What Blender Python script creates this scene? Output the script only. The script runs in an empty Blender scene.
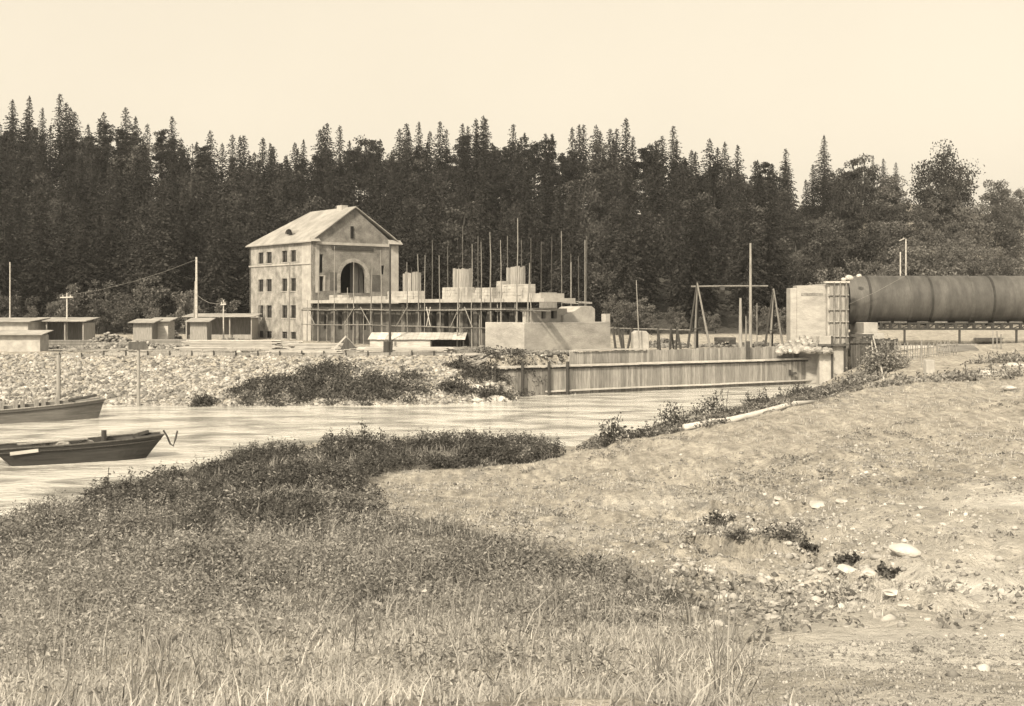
import bpy, math, random
import numpy as np
from mathutils import Matrix, Vector, Euler

# ------------------------------------------------------------------ camera, sky, sun, exposure
F, CZ, HZ = 1200.0, 7.5, 308.0          # focal length in pixels, eye height over the water, horizon row
sc = bpy.context.scene
col = sc.collection
cam_d = bpy.data.cameras.new("camera")
cam = bpy.data.objects.new("camera", cam_d); col.objects.link(cam)
cam.location = (0, 0, CZ); cam.rotation_euler = (math.radians(90), 0, 0)
cam_d.sensor_width = 36; cam_d.lens = F / 1024 * 36
cam_d.shift_y = -(353 - HZ) / 1024
cam_d.clip_start = .1; cam_d.clip_end = 6000
sc.camera = cam

HAZE = .00017
SUN = Vector((-.27, -.60, .58)).normalized()
TINT = (1.0, .885, .695)
w = bpy.data.worlds.new("World"); sc.world = w; w.use_nodes = True
nt = w.node_tree; nt.nodes.clear()
sky = nt.nodes.new("ShaderNodeTexSky"); sky.sky_type = 'NISHITA'; sky.sun_disc = False
sky.sun_elevation = math.asin(SUN.z); sky.sun_rotation = math.atan2(SUN.x, SUN.y)
sky.air_density = 1.0; sky.dust_density = 6.0; sky.ozone_density = 1.0
bw = nt.nodes.new("ShaderNodeRGBToBW")
tn = nt.nodes.new("ShaderNodeMix"); tn.data_type = 'RGBA'; tn.blend_type = 'MULTIPLY'; tn.inputs[0].default_value = 1
tn.inputs[7].default_value = (*TINT, 1)
bg = nt.nodes.new("ShaderNodeBackground"); bg.inputs[1].default_value = .128
ow = nt.nodes.new("ShaderNodeOutputWorld")
L = nt.links.new
veil = nt.nodes.new("ShaderNodeMath"); veil.operation = 'MULTIPLY_ADD'; veil.inputs[1].default_value = .55; veil.inputs[2].default_value = 2.5   # thin even cloud over the whole sky
L(sky.outputs[0], bw.inputs[0]); L(bw.outputs[0], veil.inputs[0]); L(veil.outputs[0], tn.inputs[6])
skc = nt.nodes.new("ShaderNodeTexCoord"); skn = nt.nodes.new("ShaderNodeTexNoise"); skn.inputs['Scale'].default_value = 3.5; skn.inputs['Detail'].default_value = 6
skr = nt.nodes.new("ShaderNodeMapRange"); skr.inputs['To Min'].default_value = 2.2; skr.inputs['To Max'].default_value = 2.8
L(skc.outputs['Generated'], skn.inputs['Vector']); L(skn.outputs['Fac'], skr.inputs[0]); L(skr.outputs[0], veil.inputs[2]); L(tn.outputs[2], bg.inputs[0]); L(bg.outputs[0], ow.inputs[0])
sd = bpy.data.lights.new("sun", 'SUN'); sd.energy = 2.9; sd.angle = math.radians(4); sd.color = (1.0, .87, .665)
so = bpy.data.objects.new("sun", sd); col.objects.link(so)
so.rotation_euler = SUN.to_track_quat('Z', 'Y').to_euler(); so.location = (0, -20, 60)
vs = sc.view_settings
vs.view_transform = 'Standard'; vs.look = 'None'; vs.gamma = 1; vs.use_curve_mapping = False
vs.exposure = 1.0
sc.cycles.max_bounces = 6; sc.cycles.transparent_max_bounces = 4
sc.cycles.volume_bounces = 0

rng = np.random.default_rng(7)
random.seed(7)
R = random.uniform

# ------------------------------------------------------------------ helpers
def tag(o, label=None, cat=None, group=None, kind=None):
    if label: o['label'] = label
    if cat: o['category'] = cat
    if group: o['group'] = group
    if kind: o['kind'] = kind
    return o

def empty(name, loc=(0, 0, 0), rz=0, label=None, cat=None, group=None):
    o = bpy.data.objects.new(name, None); col.objects.link(o)
    o.location = loc; o.rotation_euler = (0, 0, rz); o.empty_display_size = .5
    return tag(o, label, cat, group)

def link(name, me, m, parent=None):
    o = bpy.data.objects.new(name, me); col.objects.link(o)
    if m is not None and not me.materials: me.materials.append(m)
    if parent is not None: o.parent = parent
    return o

def copy_tree(o, parent=None):
    c = o.copy(); col.objects.link(c)
    if parent is not None: c.parent = parent
    for ch in o.children: copy_tree(ch, c)
    return c

def np_mesh(name, v, quads=None, tris=None, smooth=False):
    v = np.asarray(v, np.float32).reshape(-1, 3)
    me = bpy.data.meshes.new(name)
    me.vertices.add(len(v)); me.vertices.foreach_set('co', v.ravel())
    idx = []; tot = []
    if quads is not None and len(quads): idx.append(np.asarray(quads, np.int32).ravel()); tot.append(np.full(len(quads), 4, np.int32))
    if tris is not None and len(tris): idx.append(np.asarray(tris, np.int32).ravel()); tot.append(np.full(len(tris), 3, np.int32))
    idx = np.concatenate(idx); tot = np.concatenate(tot)
    me.loops.add(len(idx)); me.loops.foreach_set('vertex_index', idx)
    me.polygons.add(len(tot)); st = np.concatenate([[0], np.cumsum(tot)[:-1]]).astype(np.int32)
    me.polygons.foreach_set('loop_start', st); me.polygons.foreach_set('loop_total', tot)
    if smooth: me.polygons.foreach_set('use_smooth', np.ones(len(tot), bool))
    me.update(calc_edges=True)
    return me

class MB:
    """collects boxes, bars, tubes and prisms; build() links them as ONE mesh"""
    def __init__(s): s.v = []; s.f = []
    def add(s, vs, fs):
        b = len(s.v); s.v += [tuple(p) for p in vs]; s.f += [tuple(i + b for i in f) for f in fs]; return s
    BF = [(0, 3, 2, 1), (4, 5, 6, 7), (0, 1, 5, 4), (1, 2, 6, 5), (2, 3, 7, 6), (3, 0, 4, 7)]
    def box(s, x0, x1, y0, y1, z0, z1):
        return s.add([(x0, y0, z0), (x1, y0, z0), (x1, y1, z0), (x0, y1, z0), (x0, y0, z1), (x1, y0, z1), (x1, y1, z1), (x0, y1, z1)], s.BF)
    def bar(s, p, q, wd, ht=None, up=(0, 0, 1)):
        ht = wd if ht is None else ht
        p = Vector(p); q = Vector(q); d = (q - p).normalized(); u = Vector(up)
        if abs(d.dot(u)) > .95: u = Vector((0, 1, 0))
        a = d.cross(u).normalized(); b = a.cross(d).normalized()
        a *= wd / 2; b *= ht / 2
        return s.add([p - a - b, p + a - b, p + a + b, p - a + b, q - a - b, q + a - b, q + a + b, q - a + b],
                     [(0, 1, 2, 3), (7, 6, 5, 4), (4, 5, 1, 0), (5, 6, 2, 1), (6, 7, 3, 2), (7, 4, 0, 3)])
    def tube(s, pts, rad, n=8, cap=True):
        pts = [Vector(p) for p in pts]
        if not hasattr(rad, '__len__'): rad = [rad] * len(pts)
        vs = []; fs = []
        for i, p in enumerate(pts):
            d = (pts[min(i + 1, len(pts) - 1)] - pts[max(i - 1, 0)]).normalized()
            u = Vector((0, 0, 1)) if abs(d.z) < .9 else Vector((1, 0, 0))
            a = d.cross(u).normalized(); b = d.cross(a).normalized()
            for k in range(n):
                t = 2 * math.pi * k / n
                vs.append(p + (a * math.cos(t) + b * math.sin(t)) * rad[i])
        for i in range(len(pts) - 1):
            for k in range(n):
                fs.append((i * n + k, i * n + (k + 1) % n, (i + 1) * n + (k + 1) % n, (i + 1) * n + k))
        if cap:
            fs.append(tuple(range(n - 1, -1, -1))); fs.append(tuple((len(pts) - 1) * n + k for k in range(n)))
        return s.add(vs, fs)
    def prism(s, poly, a, b, axis='y'):
        """poly: 2-D outline; extruded from a to b along axis"""
        n = len(poly)
        mk = {'y': lambda p, t: (p[0], t, p[1]), 'x': lambda p, t: (t, p[0], p[1]), 'z': lambda p, t: (p[0], p[1], t)}[axis]
        vs = [mk(p, a) for p in poly] + [mk(p, b) for p in poly]
        return s.add(vs, [tuple(range(n)), tuple(range(2 * n - 1, n - 1, -1))] + [(i, i + n, (i + 1) % n + n, (i + 1) % n) for i in range(n)])
    def wall(s, us, zs, openings, t, mk):
        """a wall with real openings: u range us, z range zs, openings (u0,u1,z0,z1), thickness t, mk(u, depth, z) -> point"""
        U = sorted({us[0], us[1]} | {o[0] for o in openings} | {o[1] for o in openings})
        Z = sorted({zs[0], zs[1]} | {o[2] for o in openings} | {o[3] for o in openings})
        solid = {}
        for i in range(len(U) - 1):
            for j in range(len(Z) - 1):
                cu = (U[i] + U[i + 1]) / 2; cz = (Z[j] + Z[j + 1]) / 2
                solid[i, j] = not any(o[0] < cu < o[1] and o[2] < cz < o[3] for o in openings)
        for (i, j), on in solid.items():
            if not on: continue
            u0, u1, z0, z1 = U[i], U[i + 1], Z[j], Z[j + 1]
            s.add([mk(u0, 0, z0), mk(u1, 0, z0), mk(u1, 0, z1), mk(u0, 0, z1)], [(0, 1, 2, 3)])
            s.add([mk(u0, t, z0), mk(u1, t, z0), mk(u1, t, z1), mk(u0, t, z1)], [(3, 2, 1, 0)])
            for (di, dj), e in {(-1, 0): [(u0, z0), (u0, z1)], (1, 0): [(u1, z1), (u1, z0)], (0, -1): [(u1, z0), (u0, z0)], (0, 1): [(u0, z1), (u1, z1)]}.items():
                if not solid.get((i + di, j + dj), False):
                    (a, b), (c, d) = e
                    s.add([mk(a, 0, b), mk(c, 0, d), mk(c, t, d), mk(a, t, b)], [(0, 1, 2, 3)])
        return s
    def build(s, name, m, parent=None, smooth=False, bevel=0):
        me = bpy.data.meshes.new(name); me.from_pydata(s.v, [], s.f); me.update()
        if smooth:
            me.polygons.foreach_set('use_smooth', np.ones(len(me.polygons), bool))
        o = link(name, me, m, parent)
        if bevel:
            b = o.modifiers.new("bevel", 'BEVEL'); b.width = bevel; b.segments = 2; b.limit_method = 'ANGLE'
        return o

def at(px, py, z):
    Y = F * (CZ - z) / (py - HZ); return Vector(((px - 512) / F * Y, Y, z))
def atY(px, Y, z=0): return Vector(((px - 512) / F * Y, Y, z))
def zpy(py, Y): return CZ - (py - HZ) * Y / F

# ------------------------------------------------------------------ materials
def mat(name, c0, c1=None, scale=3., detail=6, rough=.9, bump=0., bscale=None, stretch=(1, 1, 1), island=0., objrand=0., spec=.15, warm=.03, trans=0., fine=0., metal=0.):
    m = bpy.data.materials.new(name); m.use_nodes = True
    t = m.node_tree; n = t.nodes; n.clear(); K = t.links.new
    out = n.new("ShaderNodeOutputMaterial"); bs = n.new("ShaderNodeBsdfPrincipled")
    bs.inputs['Roughness'].default_value = rough; bs.inputs['Specular IOR Level'].default_value = spec; bs.inputs['Metallic'].default_value = metal
    g = lambda c: (c, c * (1 - warm), c * (1 - 2.5 * warm), 1)
    tc = n.new("ShaderNodeTexCoord"); mp = n.new("ShaderNodeMapping"); mp.inputs['Scale'].default_value = stretch
    K(tc.outputs['Object'], mp.inputs[0])
    c1 = c0 if c1 is None else c1
    ns = n.new("ShaderNodeTexNoise"); ns.inputs['Scale'].default_value = scale; ns.inputs['Detail'].default_value = detail; ns.inputs['Roughness'].default_value = .62
    K(mp.outputs[0], ns.inputs['Vector'])
    rp = n.new("ShaderNodeValToRGB"); rp.color_ramp.elements[0].position = .33; rp.color_ramp.elements[1].position = .67
    rp.color_ramp.elements[0].color = g(c0); rp.color_ramp.elements[1].color = g(c1)
    K(ns.outputs['Fac'], rp.inputs[0]); cur = rp.outputs[0]
    def mul(src, amt):
        nonlocal cur
        mr = n.new("ShaderNodeMapRange"); mr.inputs['To Min'].default_value = 1 - amt; mr.inputs['To Max'].default_value = 1 + amt
        K(src, mr.inputs[0]); mx = n.new("ShaderNodeVectorMath"); mx.operation = 'SCALE'
        K(cur, mx.inputs[0]); K(mr.outputs[0], mx.inputs['Scale']); cur = mx.outputs[0]
    if island:
        ge = n.new("ShaderNodeNewGeometry"); mul(ge.outputs['Random Per Island'], island)
    if objrand:
        oi = n.new("ShaderNodeObjectInfo"); mul(oi.outputs['Random'], objrand)
    if fine:
        n2 = n.new("ShaderNodeTexNoise"); n2.inputs['Scale'].default_value = scale * 9; n2.inputs['Detail'].default_value = 3
        K(mp.outputs[0], n2.inputs['Vector']); mul(n2.outputs['Fac'], fine)
    K(cur, bs.inputs['Base Color'])
    if bump:
        nb = n.new("ShaderNodeTexNoise"); nb.inputs['Scale'].default_value = bscale or scale * 4; nb.inputs['Detail'].default_value = 5
        K(mp.outputs[0], nb.inputs['Vector'])
        bm = n.new("ShaderNodeBump"); bm.inputs['Strength'].default_value = 1; bm.inputs['Distance'].default_value = bump
        K(nb.outputs['Fac'], bm.inputs['Height']); K(bm.outputs[0], bs.inputs['Normal'])
    if trans:
        tr = n.new("ShaderNodeBsdfTranslucent"); K(cur, tr.inputs[0]); ms = n.new("ShaderNodeMixShader"); ms.inputs[0].default_value = trans
        K(bs.outputs[0], ms.inputs[1]); K(tr.outputs[0], ms.inputs[2]); K(ms.outputs[0], out.inputs[0])
    else: K(bs.outputs[0], out.inputs[0])
    return m

M = {}
M['brick'] = mat('brickwork', 0.15, 0.36, scale=.9, bump=.03, bscale=9, fine=.4)
M['gable'] = mat('gable brickwork', 0.11, 0.26, scale=.8, bump=.03, bscale=9, fine=.45)
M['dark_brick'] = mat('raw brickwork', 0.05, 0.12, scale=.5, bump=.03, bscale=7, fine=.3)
M['raw_pier'] = mat('raw pier brickwork', .10, .20, scale=.8, bump=.03, bscale=8, fine=.4)
M['heap_stone'] = mat('heap stone', .10, .25, scale=1.3, bump=.05, bscale=6, island=.6, objrand=.3)
M['plaster'] = mat('plaster', 0.27, 0.42, scale=.9, bump=.02, fine=.12)
M['roof'] = mat('roof slates', 0.2, 0.33, scale=.5, bump=.04, bscale=6, rough=.8, fine=.14)
M['concrete'] = mat('board marked concrete', 0.25, 0.4, scale=.55, bump=.04, bscale=4, fine=.14, stretch=(1, 1, 2.2))
M['pale_concrete'] = mat('pale concrete', 0.27, 0.42, scale=.8, bump=.03, bscale=5, fine=.1)
M['stone'] = mat('rubble stone', 0.12, 0.36, scale=1.3, bump=.05, bscale=6, island=.6)
M['white_stone'] = mat('white stone', 0.36, 0.5, scale=3, bump=.03, bscale=8)
M['plank'] = mat('weathered plank', 0.18, 0.3, scale=2.2, stretch=(4, 4, .5), island=.28, bump=.01, fine=.18)
M['lplank'] = mat('fresh sawn plank', 0.32, 0.5, scale=2., island=.22, fine=.15, stretch=(.6, 1, 3))
M['dplank'] = mat('dark tarred plank', 0.05, 0.1, scale=2., stretch=(3, 3, .6), island=.3, fine=.2)
M['hull'] = mat('tarred hull planks', 0.02, 0.05, scale=1.4, stretch=(.35, 1, 5), rough=.6, spec=.3, fine=.25)
M['hull2'] = mat('grey hull planks', 0.1, 0.18, scale=1.4, stretch=(.35, 1, 5), rough=.7, fine=.25)
M['pole'] = mat('peeled pole', 0.14, 0.26, scale=3, stretch=(4, 4, .4), objrand=.2, island=.3)
M['dpole'] = mat('dark pole', 0.035, 0.07, scale=3, stretch=(4, 4, .4), island=.25)
M['backpole'] = mat('grey pole', .06, .16, scale=3, stretch=(4, 4, .4), objrand=.5)
M['iron'] = mat('rusted riveted iron', 0.045, 0.10, scale=.7, stretch=(1.6, .5, .5), rough=.6, spec=.4, bump=.008, bscale=5, fine=.3, island=.16)
M['diron'] = mat('dark iron', 0.025, 0.05, scale=1, rough=.6, spec=.3)
M['tarpaper'] = mat('tar paper roof', 0.22, 0.36, scale=.6, fine=.2)
M['canvas'] = mat('canvas', 0.28, 0.44, scale=1.5, fine=.1)
M['glass'] = mat('dark window pane', 0.008, 0.014, scale=2, rough=.3, spec=.25)
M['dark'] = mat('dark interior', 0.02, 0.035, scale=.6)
M['spruce'] = mat('spruce needles', 0.022, 0.05, scale=.35, island=.5, objrand=.35, trans=.15)
M['leaf'] = mat('broadleaf foliage', 0.045, 0.085, scale=.5, island=.5, objrand=.35, trans=.25)
M['mleaf'] = mat('haze-paled broadleaf foliage', 0.09, 0.16, scale=.5, island=.4, objrand=.25, trans=.25)  # leaf colour lightened to carry the haze over the outer trees
M['pleaf'] = mat('pale broadleaf foliage', 0.09, 0.16, scale=.5, island=.45, objrand=.3, trans=.25)
M['bark'] = mat('bark', 0.03, 0.06, scale=2, stretch=(3, 3, .6), objrand=.3)
M['bush'] = mat('bush leaves', 0.055, 0.115, scale=1.2, island=.55, trans=.25)
M['pweed'] = mat('pale weed leaves', 0.22, 0.38, scale=.8, island=.45, trans=.3)
M['weed'] = mat('weed leaves', 0.15, 0.32, scale=.8, island=.55, trans=.3)
M['hay'] = mat('seeding grass', .14, .36, scale=.4, island=.5, trans=.3)
M['grass'] = mat('dry grass blades', 0.28, 0.48, scale=.5, island=.4, trans=.3)

def ground_mat():
    m = bpy.data.materials.new('ground'); m.use_nodes = True
    t = m.node_tree; n = t.nodes; K = t.links.new; bs = n['Principled BSDF']
    bs.inputs['Roughness'].default_value = .95; bs.inputs['Specular IOR Level'].default_value = .1
    tc = n.new("ShaderNodeTexCoord")
    def noise(s, d=6, r=.65, st=None):
        x = n.new("ShaderNodeTexNoise"); x.inputs['Scale'].default_value = s; x.inputs['Detail'].default_value = d; x.inputs['Roughness'].default_value = r
        if st:
            mp = n.new("ShaderNodeMapping"); mp.inputs['Scale'].default_value = st; mp.inputs['Rotation'].default_value = (0, 0, .5); K(tc.outputs['Object'], mp.inputs[0]); K(mp.outputs[0], x.inputs[0])
        else: K(tc.outputs['Object'], x.inputs[0])
        return x.outputs['Fac']
    def ramp(f, a, b, p0=.35, p1=.65):
        r = n.new("ShaderNodeValToRGB"); r.color_ramp.elements[0].position = p0; r.color_ramp.elements[1].position = p1
        r.color_ramp.elements[0].color = (a, a * .97, a * .92, 1); r.color_ramp.elements[1].color = (b, b * .97, b * .92, 1); K(f, r.inputs[0]); return r.outputs[0]
    def mix(f, a, b, mode='MIX'):
        x = n.new("ShaderNodeMix"); x.data_type = 'RGBA'; x.blend_type = mode
        if isinstance(f, float): x.inputs[0].default_value = f
        else: K(f, x.inputs[0])
        K(a, x.inputs[6]); K(b, x.inputs[7]); return x.outputs[2]
    earth = mix(.5, ramp(noise(.35), .32, .48), ramp(noise(2.6, 8), .22, .55))
    tuft = ramp(noise(1.1, 8, .75, (1.6, .6, 1)), 0, 1, .50, .60)
    drygrass = ramp(noise(9, 4, .7), .16, .30)
    at_ = n.new("ShaderNodeAttribute"); at_.attribute_name = 'turf'
    ad = n.new("ShaderNodeAttribute"); ad.attribute_name = 'litter'
    mt = n.new("ShaderNodeMath"); mt.operation = 'MULTIPLY'; K(tuft, mt.inputs[0]); K(at_.outputs['Fac'], mt.inputs[1])
    st_ = ramp(noise(2.2, 6, .7, (1.3, .22, 1)), .52, 1.25, .32, .68)
    earth = mix(1.0, earth, st_, 'MULTIPLY')
    c = mix(mt.outputs[0], earth, drygrass)
    as_ = n.new("ShaderNodeAttribute"); as_.attribute_name = 'pale_soil'
    c = mix(as_.outputs['Fac'], c, ramp(noise(1.7, 8, .7), .46, .72))
    c = mix(ad.outputs['Fac'], c, ramp(noise(3, 6), .045, .10))
    K(c, bs.inputs['Base Color'])
    nb = noise(5, 8, .7); nb2 = noise(1.3, 8, .7)
    ma = n.new("ShaderNodeMath"); ma.operation = 'MULTIPLY_ADD'; ma.inputs[1].default_value = 3; K(nb2, ma.inputs[0]); K(nb, ma.inputs[2])
    bm = n.new("ShaderNodeBump"); bm.inputs['Distance'].default_value = .12; bm.inputs['Strength'].default_value = 1
    K(ma.outputs[0], bm.inputs['Height']); K(bm.outputs[0], bs.inputs['Normal'])
    return m
M['ground'] = ground_mat()

def water_mat():
    m = bpy.data.materials.new('river water'); m.use_nodes = True
    t = m.node_tree; n = t.nodes; K = t.links.new; bs = n['Principled BSDF']
    bs.inputs['Roughness'].default_value = .10; bs.inputs['IOR'].default_value = 1.33; bs.inputs['Specular IOR Level'].default_value = .5
    tc = n.new("ShaderNodeTexCoord")
    def noise(s, d, st, rot=0):
        mp = n.new("ShaderNodeMapping"); mp.inputs['Scale'].default_value = st; mp.inputs['Rotation'].default_value = (0, 0, rot)
        K(tc.outputs['Object'], mp.inputs[0]); x = n.new("ShaderNodeTexNoise"); x.inputs['Scale'].default_value = s; x.inputs['Detail'].default_value = d; x.inputs['Roughness'].default_value = .6
        x.inputs['Distortion'].default_value = .4
        K(mp.outputs[0], x.inputs[0]); return x.outputs['Fac']
    a = noise(.38, 8, (.55, 1, 1), -.35); b = noise(2.2, 6, (.75, 1, 1), -.15)
    r = n.new("ShaderNodeValToRGB"); r.color_ramp.elements[0].position = .38; r.color_ramp.elements[1].position = .56
    r.color_ramp.elements[0].color = (.22, .215, .20, 1); r.color_ramp.elements[1].color = (.58, .57, .54, 1)  # murky water tone, with the sky's reflection painted in as pale streaks
    K(a, r.inputs[0]); K(r.outputs[0], bs.inputs['Base Color'])
    ma = n.new("ShaderNodeMath"); ma.operation = 'MULTIPLY_ADD'; ma.inputs[1].default_value = 2.5; K(a, ma.inputs[0]); K(b, ma.inputs[2])
    bm = n.new("ShaderNodeBump"); bm.inputs['Distance'].default_value = .12; bm.inputs['Strength'].default_value = 1
    K(ma.outputs[0], bm.inputs['Height']); K(bm.outputs[0], bs.inputs['Normal'])
    return m
M['water'] = water_mat()

# ------------------------------------------------------------------ terrain
_perm = np.random.default_rng(3).random((256, 256))
def vnoise(x, y):
    xi = np.floor(x).astype(int); yi = np.floor(y).astype(int); fx = x - xi; fy = y - yi
    fx = fx * fx * (3 - 2 * fx); fy = fy * fy * (3 - 2 * fy)
    g = lambda a, b: _perm[a % 256, b % 256]
    return (g(xi, yi) * (1 - fx) + g(xi + 1, yi) * fx) * (1 - fy) + (g(xi, yi + 1) * (1 - fx) + g(xi + 1, yi + 1) * fx) * fy - .5
def fbm(x, y, o=4):
    s = 0; a = 1
    for i in range(o): s = s + a * vnoise(x * 2 ** i + 17 * i, y * 2 ** i + 9 * i); a *= .5
    return s
def sstep(a, b, x):
    t = np.clip((x - a) / (b - a), 0, 1); return t * t * (3 - 2 * t)

# near bank: (column, row, height above water) read off the photograph
NEAR = [(0, 706, 5.2), (250, 706, 5.6), (512, 706, 5.8), (760, 706, 5.9), (1024, 706, 5.9), (-200, 706, 4.6), (1250, 706, 5.9),
        (0, 640, 3.4), (150, 640, 3.8), (300, 640, 4.1), (500, 640, 4.2), (700, 640, 4.3), (860, 640, 4.5), (1024, 640, 4.6), (-200, 640, 2.6), (1250, 640, 4.6),
        (-150, 580, 1.0), (0, 580, 1.8), (100, 590, 2.6), (300, 575, 2.6), (450, 580, 2.8), (600, 590, 3.1), (780, 595, 3.5), (950, 595, 3.8), (1100, 595, 3.8),
        (0, 535, .45), (60, 530, .6), (150, 520, 1.2), (250, 520, 1.6), (340, 520, 1.7), (400, 540, 1.7), (500, 545, 1.7), (620, 550, 2.0), (720, 548, 2.3), (800, 548, 2.6), (905, 552, 3.0), (1024, 550, 3.1),
        (-60, 520, -.6), (20, 518, -.3), (110, 492, -.3), (150, 490, .7), (205, 483, 1.1), (260, 470, 1.3), (330, 458, 1.5), (380, 455, 1.5), (470, 452, 1.5), (550, 459, 1.2),
        (340, 486, 1.9), (300, 500, 1.8), (385, 496, 1.0), (380, 474, 1.25), (450, 500, .95), (520, 510, 1.0), (450, 475, 1.2), (560, 490, 1.1), (620, 520, 1.4),
        (600, 452, 1.7), (650, 441, 2.0), (700, 432, 2.3), (760, 415, 2.7), (830, 398, 3.0), (900, 382, 3.3), (960, 372, 3.45), (1024, 366, 3.6), (1200, 350, 3.9),
        (620, 480, 1.5), (700, 500, 1.5), (700, 465, 1.9), (800, 500, 2.0), (850, 460, 2.4), (850, 425, 2.8), (1000, 450, 2.9), (1000, 500, 2.9), (900, 400, 3.2), (1000, 400, 3.3), (1150, 480, 3.0),
        (640, 440, .5), (690, 429, .5), (760, 411, .6), (820, 398, .8), (590, 447, .4), (850, 388, 1.8), (872, 378, 2.7), (905, 364, 3.3), (950, 357, 3.6), (1000, 352, 3.75), (940, 347, 3.85), (1020, 343, 3.95), (1200, 340, 4), (900, 347, 3.75),
        (600, 434, -.3), (655, 422, -.3), (720, 402, -.3), (790, 390, -.3), (560, 444, -.3), (470, 438, -.4), (330, 436, -.4), (200, 462, -.4), (250, 452, -.4), (835, 387, .4),
        (-60, 470, -2), (100, 465, -2), (250, 428, -2), (400, 422, -2), (520, 424, -2), (600, 418, -2), (680, 402, -2), (760, 390, -1.6)]
NEAR = np.array(NEAR, float)
_Y = F * (CZ - NEAR[:, 2]) / (NEAR[:, 1] - HZ); _k = (NEAR[:, 0] - 512) / F
UV = lambda k, Y: np.stack([k * 4.2, np.log(np.maximum(Y, 1.)) * 1.9], -1)
_P = UV(_k, _Y)
def _phi(r): return r
def _tps():
    d = np.linalg.norm(_P[:, None] - _P[None], axis=-1); n = len(_P)
    A = np.zeros((n + 3, n + 3)); A[:n, :n] = _phi(d) - 0.012 * np.eye(n); A[:n, n] = 1; A[:n, n + 1:] = _P; A[n, :n] = 1; A[n + 1:, :n] = _P.T
    return np.linalg.solve(A, np.concatenate([NEAR[:, 2], [0, 0, 0]]))
_W = _tps()
COFA = (2.84, 103.4); COFB = (30.8, 120.0)      # the cofferdam's two ends
SKY = np.array([(-400, 100), (0, 112), (60, 106), (120, 110), (180, 122), (230, 140), (270, 144), (300, 137), (350, 129), (400, 127), (500, 126), (560, 129), (650, 131), (700, 142), (760, 152), (785, 176), (850, 182), (910, 184), (960, 190), (1024, 206), (1400, 215)], float)

def near_z(X, Y):
    k = np.clip(X / Y, -.8, .8); q = UV(k, Y); out = np.empty(len(X))
    for i in range(0, len(X), 20000):
        d = np.linalg.norm(q[i:i + 20000, None] - _P[None], axis=-1)
        out[i:i + 20000] = _phi(d) @ _W[:-3] + _W[-3] + q[i:i + 20000] @ _W[-2:]
    px = 512 + F * k
    ym = np.interp(px, [-300, 0, 300, 500, 600, 700, 760, 815, 832, 840, 870], [62, 62, 70, 76, 81, 92, 101, 110, 116, 122, 400])
    out = np.where(Y > ym, -3, out)
    # bare earth is lumpy, more so where it was cut
    out = out + .10 * fbm(X * .45, Y * .45, 4) * np.clip(Y / 12, .3, 1.2) + .05 * fbm(X * 2.1 + 40, Y * 2.1, 3)
    zone_ = np.exp(-((X - 5.2) / 4.6) ** 2 - ((Y - 22.5) / 6.5) ** 2)
    out = out + zone_ * (.62 * fbm(X * 1.1 + 70, Y * .9, 4) - .16 * np.abs(fbm(X * .8 + 11, Y * .55, 3)))
    wl = sstep(24, 34, Y) * (1 - sstep(62, 80, Y)) * sstep(-2, 3, X)
    out = out + wl * .34 * fbm(X * 1.05 + Y * .25, Y * .14 + 8, 3)
    out = out + .05 * np.clip(Y / 10, .4, 1) * fbm(X * 3.1 + 3, Y * 3.1, 2)
    # eroded step across the foreground
    for (xa, ya, xb, yb, h, amp) in SCARPS:
        t = np.clip((X - xa) / (xb - xa), 0, 1); line = ya + (yb - ya) * t + amp * fbm(X * .9 + 5, X * .3, 3)
        inx = sstep(xa - 1.0, xa + .6, X) * (1 - sstep(xb - .6, xb + 1.0, X))
        s = (line - Y)
        out = out - h * inx * sstep(-.06, .10, s) * np.exp(-np.clip(s, 0, 99) / 2.2)
    return out
def _sc(p, q, zp, zq, h, amp):
    a = at(*p, zp); b = at(*q, zq); return (a.x, a.y, b.x, b.y, h, amp)
SCARPS = [_sc((690, 527), (805, 545), 2.2, 2.6, .85, 1.1), _sc((812, 561), (905, 585), 2.8, 3.3, .7, .6), _sc((700, 580), (800, 600), 3.2, 3.5, .25, .8), _sc((333, 488), (384, 500), 1.9, 1.5, .6, .5), _sc((700, 506), (800, 512), 1.6, 1.9, .3, 1.2), _sc((820, 592), (940, 610), 3.4, 3.8, .25, .9), _sc((860, 522), (970, 545), 2.6, 3.0, .25, 1.0), _sc((590, 505), (690, 512), 1.2, 1.5, .2, 1.2)]

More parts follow.
